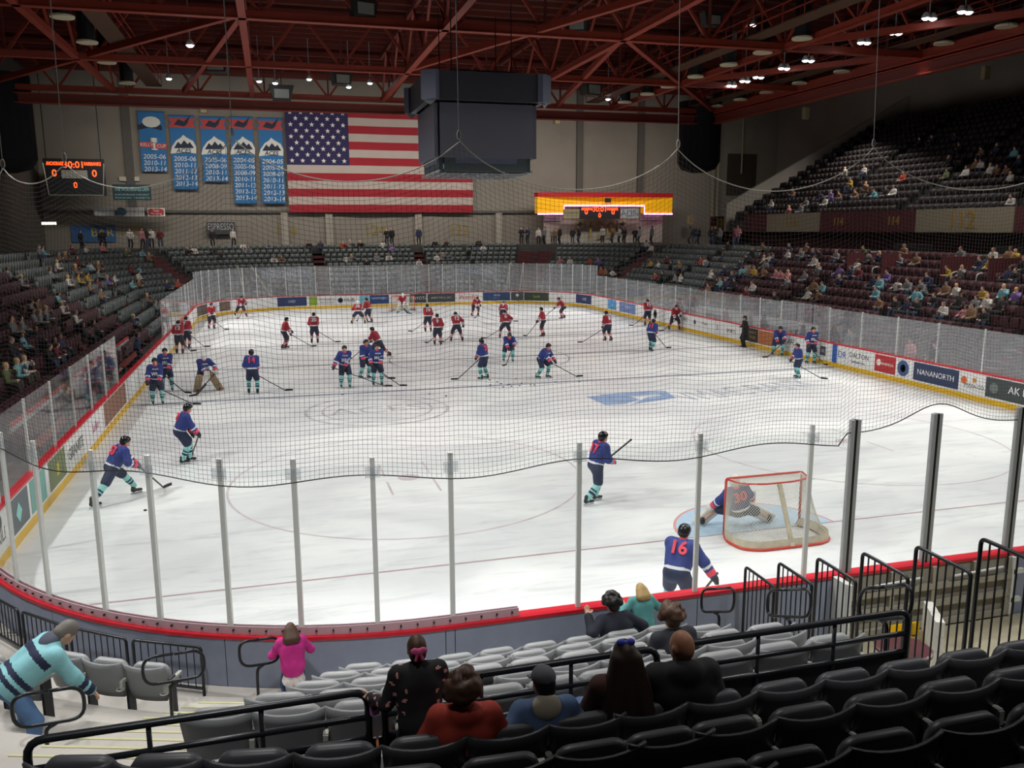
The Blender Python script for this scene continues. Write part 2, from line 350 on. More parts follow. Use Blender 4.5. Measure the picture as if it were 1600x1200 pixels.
# left side: lower side glass, open along the players' benches, tall again at the far corner
LB0, LB1 = 21.4, 34.6
lst = near_posts[-1]-PER; ss = [lst]+list(np.linspace(s_left(5.2), s_left(LB0), 8))
for s in ss[1:]: post(s, 2.78, .05)
for a, b in zip(ss[:-1], ss[1:]): pane(a, b, 2.78 if a > lst else 3.1, m_glass)
ss = list(np.linspace(s_left(LB1), S0[2], 10))
for s in ss: post(s, 3.0, .05)
for a, b in zip(ss[:-1], ss[1:]): pane(a, b, 3.0)
ss = list(np.linspace(S0[2], S0[5], 34))
for s in ss[1:]: post(s, 3.5, .045)
for a, b in zip(ss[:-1], ss[1:]): pane(a, b, 3.48)
ss = list(np.linspace(S0[5], s_right(27.5), 14))
for s in ss[1:]: post(s, 2.75, .05)
for a, b in zip(ss[:-1], ss[1:]): pane(a, b, 2.7)
ss = list(np.linspace(s_right(27.5), s_right(23.5), 4))
for a, b in zip(ss[:-1], ss[1:]): pane(a, b, 2.75)
ss = list(np.linspace(s_right(23.5), s_right(3), 10))
for s in ss: post(s, 2.72, .055)
for a, b in zip(ss[:-1], ss[1:]): pane(a, b, 2.68)

# ---- protective netting hung from a scalloped cable above the near glass
m_net = mat('net_cord', '454543', .8); m_cable = mat('net_cable', '9a978c', .6); m_rope = mat('hang_wire', '6f6e6a', .6)
hang_px = [(1700, 232), (1372, 228), (1065, 230), (720, 216), (355, 210), (92, 240), (10, 265)]
hs = []
for px, py in hang_px[:4]: p = onY(px, py, -.08); hs.append((s_near(p[0]), p[2]))
hs.append((outline_pos(5.0, .42)[0]+PER, 7.55)); hs.append((outline_pos(2.85, 1.5)[0]+PER, 7.30)); hs.append((outline_pos(2.0, 2.45)[0]+PER, 7.27)); hs.append((outline_pos(.75, 4.5)[0]+PER, 7.4)); hs.append((s_left(8.5)+PER, 7.6))
hs.sort()
def nettop(s):
    for (a, za), (b, zb) in zip(hs[:-1], hs[1:]):
        if a <= s <= b:
            t = (s-a)/(b-a); return za*(1-t)+zb*t-.62*(1-(2*t-1)**2)**.8*min(1, (b-a)/3.2)
    return hs[0][1] if s < hs[0][0] else hs[-1][1]
def netbot(s):
    sp = allp; d = min(abs(s-q) for q in sp)
    return 3.22+.07*math.sin(s*2.1)+(.22 if s < s_near(13.4) else 0)*math.exp(-((s-s_near(15.3))/.6)**2)+ (.2 if s < s_near(13.6) else 0)
net = empty('safety_net', (0, 0, 0), label='see-through knotted safety netting hung above the near end glass', cat='net')
mesh_w = .062; nv = []; nf = []
def strand(pts, r=.0021):
    k = len(nv); P = np.array(pts); T = np.gradient(P, axis=0); T /= np.linalg.norm(T, axis=1)[:, None]+1e-9
    ref = np.where(np.abs(T[:, 2:3]) > .8, np.array([[1., 0, 0]]), np.array([[0, 0, 1.]])); A = np.cross(T, ref); A /= np.linalg.norm(A, axis=1)[:, None]; B = np.cross(T, A)
    for i in range(len(P)):
        for q in range(3):
            c, s_ = math.cos(q*2.0944), math.sin(q*2.0944); nv.append(tuple(P[i]+r*(A[i]*c+B[i]*s_)))
    for i in range(len(P)-1):
        for q in range(3): nf.append((k+i*3+q, k+i*3+(q+1) % 3, k+(i+1)*3+(q+1) % 3, k+(i+1)*3+q))
ns0, ns1 = hs[0][0], hs[-1][0]
def netpt(s, t):
    zt, zb = nettop(s), netbot(s); z = zb+(zt-zb)*t; bulge = .10*math.sin(math.pi*t)*math.sin(s*1.9)+.10*math.sin(math.pi*t)
    x, y, _, _ = path(s, .10+bulge*.5-.12*t); return (x, y, z)
scols = np.arange(ns0, ns1, mesh_w)
for s in scols: strand([netpt(s+.03*math.sin(6*t+s), t) for t in np.linspace(0, 1, 9)])
rows = int(4.0/mesh_w); sgrid = np.arange(ns0, ns1, .28)
for k in range(rows+1): strand([netpt(s, k/rows) for s in sgrid])
me = bpy.data.meshes.new('net_mesh'); me.from_pydata(nv, [], nf); me.materials.append(m_net); nm = link('net_mesh', me, net); nm['kind'] = 'stuff'
mb = MB(); mb.tube([netpt(s, 1) for s in np.arange(ns0, ns1, .12)], .0075, 5); mb.build('top_cable', m_cable, net)
mb = MB(); mb.tube([netpt(s, 0) for s in np.arange(ns0, ns1, .15)], .009, 5); mb.build('bottom_rope', m_black, net)
for s, z in hs:
    x, y, nx, ny = path(s, -.02)
    mb = MB(); mb.tube([(x, y, z), (x-nx*.0, y-ny*.0, z+.1), (x, y+.4, 17.0)], .006, 5); mb.build('hanger_wire', m_rope, net)
    mb = MB(); mb.tube([(x+.022*math.cos(a), y, z+.05+.055*math.sin(a)) for a in np.linspace(0, 6.28, 13)[:-1]], .008, 5, closed=True); mb.build('carabiner', m_cable, net)
# ================================================================== HALL: floor, terraces, walls, roof
m_conc = mat('concrete', '6f6b64', .85, noise=.12, scale=.8, bump=.1); m_terr = mat('terrace_concrete', '4a4a49', .85, noise=.15, scale=1.5); m_maroon = mat('maroon_paint', '5a2028', .7, noise=.1, scale=2)
m_wall = mat('wall_block', '8b857c', .9, noise=.10, scale=.35, bump=.05); m_wallw = mat('wall_pale', 'a09a90', .9, noise=.08, scale=.4); m_dark = mat('dark_wall', '26262a', .9)
m_beige = mat('beige_paint', '9b927c', .7, noise=.06); m_pil = mat('pilaster', '5e5b57', .9, noise=.1)
def slab(name, lo, hi, m, parent=None, kind='structure', label=None):
    mb = MB(); mb.box([(a+b)/2 for a, b in zip(lo, hi)], [b-a for a, b in zip(lo, hi)]); o = mb.build(name, m, parent)
    if parent is None: tag(o, label, None, kind=kind)
    return o
slab('floor_concrete', (-30, -30, -.45), (70, 90, -.16), m_conc, label='grey concrete floor slab under the rink and stands')
FARY = 78.0
wall_far = slab('wall_far', (-30, FARY, -.4), (66, FARY+.4, 24), m_wall, label='tall grey block end wall behind the far stand')
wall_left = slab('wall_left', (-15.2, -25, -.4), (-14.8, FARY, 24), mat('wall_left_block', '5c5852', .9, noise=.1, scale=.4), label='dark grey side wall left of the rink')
wall_right = slab('wall_right', (62.2, -25, -.4), (62.6, FARY, 24), m_wall, label='dark wall behind the upper tier on the right')
wall_near = slab('wall_near', (-15, -25.4, -.4), (62, -25, 24), m_dark, label='dark wall behind the camera end')
ceiling = slab('ceiling', (-30, -25.5, 21.6), (66, FARY+.4, 21.9), mat('roof_deck', '3a201c', .8, noise=.2, scale=1), label='dark red-brown roof deck above steel trusses')
RISE, PITCH, ROW0 = .40, .82, 1.0
NROW = 11
def rowz(k): return .25+RISE*k
def rowoff(k): return ROW0+.55+PITCH*k      # where a seat back stands
prof = [(.2, -.15), (.2, .1), (ROW0, .1)]
for k in range(NROW): prof += [(ROW0+PITCH*k, rowz(k)), (ROW0+PITCH*(k+1), rowz(k))]
CONC = rowz(NROW)+.25
prof += [(ROW0+PITCH*NROW, CONC), (15.0, CONC), (15.0, -.15)]
BOWL0, BOWL1 = s_left(6.0), s_right(2.0)
mb = MB(); sweep(mb, BOWL0, BOWL1, prof, ds=.9); terr = mb.build('stand_terrace', m_terr); tag(terr, 'stepped dark concrete terrace rising behind the far and side boards', None, kind='structure')
# aisle stairs painted maroon, each flight its own object
AISLES = [s_left(13), s_left(22), s_left(31.5), s_left(41), s_left(50)] + [S0[2]+Q*.5] + [s_far(float(onY(px, 400, 65)[0])) for px in (502, 668, 800)] + [S0[4]+Q*.25, S0[4]+Q*.75] + [s_right(y) for y in (50, 41.5, 33, 24.5, 16, 8)]
for i, sa in enumerate(AISLES):
    mb = MB()
    for k in range(NROW):
        for h in (0, 1):
            o0 = ROW0+PITCH*k+h*.41-.41; z1 = rowz(k)-RISE/2*(1-h)
            sweep(mb, sa-.5, sa+.5, [(o0, z1-.2), (o0, z1+.012), (o0+.42, z1+.012), (o0+.42, z1-.2)], ds=1)
    mb.build('aisle_stairs', m_maroon, terr)
# concourse parapets and upper tier on the right
TX, TZ, TY0, TY1, TROW = 44.0, 7.5, -14.0, 57.0, 17
mb = MB()
V = [(TX, 6.1), (TX, TZ), (TX+.25, TZ), (TX+.25, 7.0)]
poly2 = [(TX+.25, 6.1), (TX+.25, 7.0)]
for k in range(TROW): poly2 += [(TX+.25+.85*k, 7.0+.5*k), (TX+.25+.85*(k+1), 7.0+.5*k)]
poly2 += [(62.2, 7.0+.5*(TROW-1)), (62.2, 6.1)]
mb.prism(poly2, lambda u, v, w: (u, TY0+w, v), TY1-TY0); tier = mb.build('upper_tier', m_terr); tag(tier, 'raked upper seating tier on the right behind number panels', None, kind='structure')
slab('tier_soffit_wall', (46.5, TY0, CONC-.3), (47, TY1, 6.1), mat('soffit_maroon', '4a1c22', .8), tier)
mb = MB(); mb.prism([(TX, 6.1), (TX, 8.5), (62.2, 18.2), (62.2, 6.1)], lambda u, v, w: (u, TY1+w, v), .4); mb.build('tier_end_wall', m_wallw, tier)
# fascia number panels
m_gold = mat('gold_paint', 'a8842a', .6)
def fascia(px0, px1, m, txt, tpx=None, psize=.9):
    y0 = float(onX(px0, 340, TX)[1]); y1 = float(onX(px1, 340, TX)[1])
    mb = MB(); mb.box((TX-.05, (y0+y1)/2, 6.8), (.1, abs(y1-y0)-.03, 1.38)); o = mb.build('fascia_panel', m, tier)
    if txt: text(txt, 'section_number', m_gold, o, (TX-.11, float(onX(tpx, 340, TX)[1]), 6.8), (math.pi/2, 0, -math.pi/2), psize*1.25, .01, bold=.012)
for a in ((1165, 1200, m_maroon, '', None), (1200, 1283, m_beige, '116', 1238), (1283, 1358, m_maroon, '114', 1312, .6), (1358, 1433, m_maroon, '114', 1398, .6), (1433, 1587, m_beige, '112', 1505, 1.1), (1587, 1760, m_maroon, '110', 1650, .6)): fascia(*a)
# far wall relief: ledge, pilasters, faded section numbers
m_fade = mat('faded_gold', '8f7d3e', .8)
def wallpt(px, py, dy=0.): return onY(px, py, FARY-dy)
z_l = float(wallpt(600, 331)[2])
slab('wall_ledge', (-14.8, FARY-.35, z_l-.12), (44, FARY, z_l+.12), m_pil, wall_far)
for px in (514, 653, 778, 445):
    x = float(wallpt(px, 350)[0]); slab('wall_pilaster', (x-.35, FARY-.4, CONC-.2), (x+.35, FARY, z_l-.12), m_wallw, wall_far)
for px in (202, 905, 1000):
    x = float(wallpt(px, 250)[0]); slab('wall_pilaster', (x-.35, FARY-.3, z_l+.12), (x+.35, FARY, 21), m_pil, wall_far)
mb = MB(); x0 = float(wallpt(1112, 250)[0])
mb.box((x0, FARY-.4, 13), (.25, .25, 12)); mb.tube([(x0+.6, FARY-.5, 7.5), (x0+.6, FARY-.5, 20)], .12, 8); mb.tube([(x0+3.6, FARY-.4, 12.5), (x0+3.6, FARY-.4, 20)], .1, 8); mb.build('wall_pipes', m_beige, wall_far)
slab('wall_recess', (float(wallpt(1135, 290)[0]), FARY-.1, float(wallpt(1135, 305)[2])), (float(wallpt(1180, 290)[0]), FARY-.02, float(wallpt(1135, 240)[2])), mat('recess', '3a342c', .9), wall_far)
for px, t in ((204, '128'), (447, '126'), (586, '124'), (717, '122')):
    p = wallpt(px, 360, .05); text(t, 'section_number', m_fade, wall_far, tuple(p), (math.pi/2, 0, 0), 1.5, .01)
# wall lamps / loudspeaker boxes, plain coloured boxes on the wall
m_cream = mat('cream_box', 'b3a782', .6)
def wallbox(px, py, w, h, d, m, name, label, cat, y=None, group=None):
    p = onY(px, py, (FARY-.02 if y is None else y)-d/2); mb = MB(); mb.box((0, 0, 0), (w, d, h)); mb.box((0, -d/2-.02, 0), (w*.86, .04, h*.86))
    o = mb.build(name, m, None, loc=tuple(p)); return tag(o, label, cat, group)
for px, py, l in ((318, 170, 'above the blue banners'), (870, 188, 'right of the hanging video cube')): wallbox(px, py, .55, .75, .5, m_cream, 'wall_speaker', 'small cream wall speaker '+l, 'speaker')
wallbox(1259, 177, .5, 1.0, .35, m_cream, 'wall_speaker', 'small cream wall speaker high beside the upper tier, left of two', 'speaker', y=TY1-.2)
wallbox(1540, 114, .55, 1.0, .35, m_cream, 'wall_speaker', 'small cream wall speaker at the top right edge under roof beam', 'speaker', y=46)

# ---- roof trusses
m_steel = mat('red_steel', '8e3524', .55, noise=.12, scale=3); m_steel2 = mat('dark_red_steel', '6a2a20', .6)
ZB, ZT = 17.0, 20.3
def truss(name, a, b, step, label, group='roof trusses', web=.16, ch=.34):
    a = np.array([*a, 0.]); b = np.array([*b, 0.]); Ln = np.linalg.norm(b-a); n = max(2, round(Ln/step)); t = empty(name, tuple((a+b)/2+[0, 0, ZB]), 0, label, 'truss', group); base = (a+b)/2+[0, 0, ZB]
    lo = lambda u: a+(b-a)*u+[0, 0, ZB]-base; hi = lambda u: a+(b-a)*u+[0, 0, ZT]-base
    mb = MB(); mb.bar(lo(0), lo(1), ch, ch*1.1); mb.bar(lo(0)+[0, 0, -.2], lo(1)+[0, 0, -.2], ch*1.35, .05); mb.build('bottom_chord', m_steel, t)
    mb = MB(); mb.bar(hi(0), hi(1), ch*.8, ch); mb.build('top_chord', m_steel2, t)
    for i in range(n):
        mb = MB(); mb.bar(lo(i/n), hi((i+.5)/n), web, web); mb.build('web_member', m_steel, t)
        mb = MB(); mb.bar(hi((i+.5)/n), lo((i+1)/n), web, web); mb.build('web_member', m_steel, t)
        if i: mb = MB(); mb.bar(lo(i/n), hi(i/n), web*.8, web*.8); mb.build('web_member', m_steel2, t)
XL = [-14.4, -5.5, 4.6, 14.9, 25.1, 35.4, 45.4]; YL = [62.6, 49.2, 36.0, 22.8]
for y, w in zip(YL, ('farthest roof truss spanning above the flag wall', 'second roof truss from the flag wall, behind the video cube', 'third roof truss from the flag wall, above the video cube', 'fourth roof truss from the flag wall, nearest of the cross trusses')):
    truss('roof_truss', (XL[0], y), (XL[-1], y), 5.1, 'red steel '+w)
for x, w in zip(XL, ('along the left wall', 'second from the left wall, running lengthwise', 'third from the left wall, running lengthwise', 'lengthwise above the middle of the ice', 'lengthwise, right of the video cube', 'lengthwise, second from the right-hand edge beam', 'lengthwise along the right edge, above the upper tier')):
    truss('roof_truss', (x, YL[0]), (x, 16), 6.6, 'red steel roof truss '+w, web=.14, ch=.55 if x == XL[-1] else .28)
for a_, b_, nm_ in (((XL[0], YL[0]), (XL[-1]+.4, YL[0]), 'deep red ring beam crossing below the farthest truss'), ((XL[-1], YL[0]), (XL[-1], 12), 'deep red ring beam along the right edge under the lamps')):
    t = empty('ring_beam', ((a_[0]+b_[0])/2, (a_[1]+b_[1])/2, 16.2), 0, nm_, 'beam', 'ring beams of the roof'); a = np.array([*a_, 16.2])-np.array(t.location); b = np.array([*b_, 16.2])-np.array(t.location)
    mb = MB(); mb.bar(a, b, .16, .62); mb.build('web_plate', m_steel2, t)
    for q in (-.34, .34): mb = MB(); mb.bar(a+[0, 0, q], b+[0, 0, q], .55, .08); mb.build('flange', m_steel, t)
def brace(a, b, label):
    mb = MB(); mb.bar((*a, ZB+.1), (*b, ZB+.1), .3, .36); o = mb.build('roof_brace', m_steel); tag(o, label, 'brace', 'plan braces of the roof')
brace((25.1, 36), (45.4, 62.6), 'long red steel brace crossing to the far right roof corner')
brace((4.6, 36), (-14.4, 62.6), 'long red steel brace crossing to the far left roof corner')
brace((25.1, 36), (30.2, 62.6), 'thin red roof brace fanning from node right of the video cube')
brace((4.6, 36), (-.5, 62.6), 'thin red roof brace fanning from node above the blue banners')
brace((14.9, 49.2), (25.1, 22.8), 'slanting red roof brace above the video cube, right one')
brace((35.4, 49.2), (45.4, 36), 'red roof brace running to the right edge beam, farther one')
brace((35.4, 36), (45.4, 22.8), 'red roof brace running to the right edge beam, nearer one')
for y in np.arange(17, 77, 1.65):
    mb = MB(); mb.bar((-14.7, y, 20.75), (61, y, 20.75), .12, .3); mb.build('purlin', m_steel2, ceiling)
m_cat = mat('catwalk_grating', '5d4332', .7, .3, noise=.2, scale=4)
def catwalk(x, label):
    t = empty('catwalk', (x, 42, ZB+.3), 0, label, 'catwalk', 'roof catwalks')
    mb = MB(); mb.box((0, 0, 0), (1.1, 40, .08)); mb.build('walkway', m_cat, t)
    for sx in (-.55, .55):
        mb = MB(); mb.bar((sx, -20, .5), (sx, 20, .5), .05, .05); mb.bar((sx, -20, 1.0), (sx, 20, 1.0), .05, .05)
        for q in range(21): mb.bar((sx, -20+2*q, 0), (sx, -20+2*q, 1.0), .05, .05)
        mb.build('guard_rail', m_steel, t)
catwalk(-2.6, 'brown grated catwalk under the roof at the left, above the small scoreboard'); catwalk(33.2, 'brown grated catwalk under the roof at the right of the video cube'); catwalk(43.2, 'brown grated catwalk along the right edge beam beside lamps')
# black can fixtures hanging in rows
m_can = mat('black_can', '17181c', .5); m_canrim = mat('pale_rim', 'c9c3a4', .5)
def can(name, x, y, z, r, h, label, group):
    t = empty(name, (x, y, z), 0, label, 'fixture', group)
    mb = MB(); mb.lathe([(r*.96, 0), (r, .1), (r, h)], n=14); mb.build('housing', m_can, t, smooth=False)
    mb = MB(); mb.lathe([(r*1.25, -.12), (r*1.3, -.06), (r*1.25, 0)], n=14); mb.build('rim', m_canrim, t)
    mb = MB(); mb.tube([(0, 0, h), (0, 0, 21.6-z)], .04, 6); mb.build('stem', m_can, t)
ORD = ['first', 'second', 'third', 'fourth', 'fifth', 'sixth', 'seventh', 'eighth', 'ninth', 'tenth', 'eleventh', 'twelfth', 'thirteenth', 'fourteenth', 'fifteenth', 'sixteenth', 'seventeenth', 'eighteenth', 'nineteenth', 'twentieth']
for i, y in enumerate((58, 53.5, 49.8, 45.5, 41, 37, 33)): can('can_fixture', 34.6, y, ZB-.1, .45, 1.9, 'black can fixture with pale rim, %s from the flag wall on right catwalk' % ORD[i], 'can fixtures by the right catwalk')
for i, y in enumerate((60.5, 56.5, 52.5, 48, 43, 38, 33.5, 29)): can('can_fixture', 44.6, y, ZB+.25, .45, 1.9, 'black can fixture with pale rim, %s from the flag wall on right edge' % ORD[i], 'can fixtures on the right edge')
for i, y in enumerate((58, 50, 44, 38)): can('can_fixture', -3.95, y, ZB-.1, .45, 1.9, 'black can fixture with pale rim, %s from the flag wall on left catwalk' % ORD[i], 'can fixtures by the left catwalk')
m_lit = mat('lamp_lit', 'f4f8ff', .3, emit=18.)
def floodpair(loc, label, group='lit floodlights', two=True):
    t = empty('flood_light', tuple(loc), 0, label, 'floodlight', group)
    for dx in ((-.22, .22) if two else (0,)):
        mb = MB(); mb.lathe([(.09, .3), (.2, .12), (.24, 0)][::-1], (dx, 0, 0), 12); h = mb.build('lamp_head', m_alu, t)
        mb = MB(); mb.lathe([(.17, -.02), (.17, -.04), (.1, -.09)], (dx, 0, 0), 12); mb.build('lamp_lens', m_lit, h)
    mb = MB(); mb.bar((0, 0, .25), (0, 0, 21.6-float(loc[2])), .05, .05); mb.build('bracket', m_darkalu, t)
for i, (px, py) in enumerate(((1143, 134), (1164, 127), (1185, 121), (1225, 107), (1263, 95), (1301, 81), (1350, 67), (1399, 52), (1452, 29), (1508, 19))):
    p = onX(px, py, 39.4); floodpair(p, 'pair of lit white floodlights, %s from the left in the right-hand row' % ORD[i])
for px, py, l in ((264, 123, 'above the first blue banner'), (297, 71, 'high by the left brace'), (405, 127, 'above the fourth banner'), (430, 130, 'above the fifth banner'), (483, 124, 'above the stars of the flag'), (545, 136, 'brightest above the flag'), (578, 130, 'small, above flag stripes left of the video cube'), (950, 155, 'right of the video cube'), (1177, 39, 'on right catwalk, topmost')):
    floodpair(onY(px, py, 58.5 if px != 297 and px != 1177 else 40), 'single lit white floodlight '+l, two=False)
# hanging loudspeakers and big black ducts
m_spk = mat('speaker_dark', '33332f', .6); m_spkg = mat('speaker_grille', '8a8c86', .6)
def speaker(px, py, y, sc, rz, label):
    p = onY(px, py, y); t = empty('hanging_speaker', tuple(p), rz, label, 'speaker', 'roof loudspeakers')
    mb = MB(); pr = [(-.6, -.5), (.6, -.5), (.85, .5), (-.85, .5)]
    mb.prism([(u*sc, v*sc) for u, v in pr], lambda u, v, w: (u, w-.3*sc, v), .9*sc); mb.build('cabinet', m_spk, t)
    mb = MB(); mb.box((0, -.34*sc, -.1*sc), (1.0*sc, .06, .6*sc)); mb.build('grille', m_spkg, t)
    mb = MB(); mb.tube([(0, 0, .5*sc), (0, 0, 21.6-float(p[2]))], .04, 5); mb.build('hanger', m_spk, t)
speaker(568, 12, 36, .9, .3, 'dark loudspeaker hanging at the top edge left of centre'); speaker(902, 38, 36, .8, -.5, 'dark loudspeaker hanging upper right of the video cube')
speaker(440, 145, 60, 1.1, 0, 'wide dark loudspeaker hanging above the flag stars'); speaker(534, 122, 58, 1.0, .2, 'dark loudspeaker hanging beside the lamp over the flag'); speaker(338, 100, 55, 1.1, -.2, 'dark loudspeaker tilted on the truss above the third banner'); speaker(925, 138, 56, 1.1, .3, 'dark loudspeaker on truss node right of the video cube'); speaker(1113, 30, 40, .8, 0, 'round dark loudspeaker high beside the right catwalk')
for px, l in ((1092, 'far right corner of the roof'), (4, 'far left corner of the roof')):
    p = onY(px, 225, 64); mb = MB(); r = 2.0 if px > 500 else 2.3
    zt, zb = 18.0, float(onY(px, 270, 64)[2]); mb.lathe([(r*.35, zb), (r*.8, zb+.3), (r, zb+1.0), (r, zt)], (p[0], p[1], 0), 20); o = mb.build('hanging_duct', mat('black_fabric', '0e0f13', .9)); tag(o, 'big black round-bottomed duct hanging at the '+l, 'duct')
# ================================================================== HANGINGS: video cube, flag, banners, scoreboards, wall signs
def frame_at(px, py, y): return np.array(onY(px, py, y))
FLAT = (math.pi/2, 0, 0)
# video cube over centre ice
m_vid = mat('screen_off', '55565f', .35, noise=.05, scale=1); m_vidtop = mat('cube_top', '2c2d34', .5); m_vids = mat('cube_side', '565b6e', .5)
cube = empty('video_cube', (14.95, 29.6, 8.85), 0, 'dark switched-off video scoreboard cube hanging over centre ice', 'scoreboard')
def oct_(w, c): h = w/2; return [(-h+c, -h), (h-c, -h), (h, -h+c), (h, h-c), (h-c, h), (-h+c, h), (-h, h-c), (-h, -h+c)]
def octbox(name, w, c, z0, z1, m, parent=cube):
    mb = MB(); mb.prism(oct_(w, c), lambda u, v, q: (u, v, z0+q), z1-z0); return mb.build(name, m, parent)
octbox('core', 5.0, .9, .6, 5.6, m_vids)
for a in range(4):
    c, s = math.cos(a*math.pi/2), math.sin(a*math.pi/2); rot = lambda x, y: (x*c-y*s, x*s+y*c)
    mb = MB(); mb.box((*rot(0, -2.62), 2.35), (4.9, .18, 2.9), rz=a*math.pi/2); sc_ = mb.build('screen', m_vid, cube)
    mb = MB(); mb.box((*rot(0, -2.95), 4.65), (5.7, .3, 1.5), rz=a*math.pi/2); mb.build('upper_ring_panel', m_vidtop, cube)
    mb = MB(); mb.box((*rot(0, -2.35), .55), (4.4, .2, .75), rz=a*math.pi/2); mb.build('lower_ring_panel', mat('cube_low', '3a4446', .5), cube)
    mb = MB(); mb.box((*rot(-2.98, -2.98), 4.65), (.9, .3, 1.5), rz=a*math.pi/2-math.pi/4); mb.build('corner_panel', m_vids, cube)
    mb = MB(); mb.prism([(-.45, 0), (.45, 0), (0, -.3)], lambda u, v, w: (*rot(-2.98+u*.7, -2.98-u*.7), 3.9+v), .1); mb.build('corner_fin', mat('fin_grey', '9aa0a0', .5), cube)
mb = MB()
for q in (-2, -1, 0, 1, 2): mb.bar((q*1.1, -2.6, .05), (q*1.1, 2.6, .05), .06, .06); mb.bar((-2.6, q*1.1, .05), (2.6, q*1.1, .05), .06, .06)
for x in (-2.5, 2.5): mb.bar((x, -2.6, .18), (x, 2.6, .18), .08, .08)
mb.build('base_frame', m_darkalu, cube)
for x in (-1.6, 1.6):
    for y in (-1.6, 1.6): mb = MB(); mb.tube([(x, y, 5.5), (x, y, 9.5)], .03, 5); mb.build('hoist_cable', m_black, cube)
cube.scale = (.87, .87, .80)
# flag
fy = FARY-.8; a = frame_at(444, 168, fy); b = frame_at(739, 329, fy); fw, fh = float(b[0]-a[0]), float(a[2]-b[2])+.2
flag = empty('flag', (float(a[0]), fy, float(a[2])-fh), 0, 'huge red and white striped flag with blue star field on far wall', 'flag')
m_fr = mat('flag_red', '9c1c2b', .8, noise=.08, scale=.6); m_fw = mat('flag_white', 'b6aaa2', .8, noise=.06, scale=.6); m_fb = mat('flag_blue', '2a2452', .8); m_fs = mat('flag_star', 'e4dfdb', .8)
def wavy(u, v): return .10*math.sin(u*.55+v*.2)+.05*math.sin(u*1.4+1)
def cloth(name, u0, u1, v0, v1, m, parent, lift=0., nu=24):
    mb = MB(); V = []; F = []
    for i in range(nu+1):
        u = u0+(u1-u0)*i/nu
        for v in (v0, v1): V.append((u, wavy(u, v)-lift, v)); V.append((u, wavy(u, v)+.02, v))
    for i in range(nu):
        k = i*4; F += [(k, k+4, k+6, k+2), (k+1, k+3, k+7, k+5), (k+2, k+6, k+7, k+3), (k, k+1, k+5, k+4)]
    F += [(0, 2, 3, 1), (nu*4, nu*4+1, nu*4+3, nu*4+2)]
    mb.add(V, F); return mb.build(name, m, parent)
sh = fh/13
for i in range(13): cloth('stripe', 0, fw, fh-sh*(i+1), fh-sh*i, m_fr if i % 2 == 0 else m_fw, flag)
for q_ in (.04, .28, .52, .76, .96): mb = MB(); mb.box((fw*q_, .38, fh+.05), (.08, .84, .08)); mb.build('wall_bracket', m_darkalu, flag)
mb = MB(); mb.box((fw/2, .04, fh+.06), (fw, .08, .1)); mb.build('top_batten', m_darkalu, flag)
cw = float(frame_at(546, 255, fy)[0]-a[0]); canton = cloth('star_field', 0, cw, fh-7*sh, fh+.01, m_fb, flag, .03, 16)
star = [(math.cos(math.radians(90+36*k))*(1 if k % 2 == 0 else .4), math.sin(math.radians(90+36*k))*(1 if k % 2 == 0 else .4)) for k in range(10)]
for r in range(9):
    for c in range(6 if r % 2 == 0 else 5):
        u = cw*(c+.5+(.5 if r % 2 else 0))/6; v = fh-7*sh*(r+.7)/9.4; mb = MB(); y0 = wavy(u, v)-.05
        mb.prism([(p*.25, q*.25) for p, q in star], lambda p, q, w: (u+p, y0-.05+w, v+q), .04); mb.build('star', m_fs, canton)
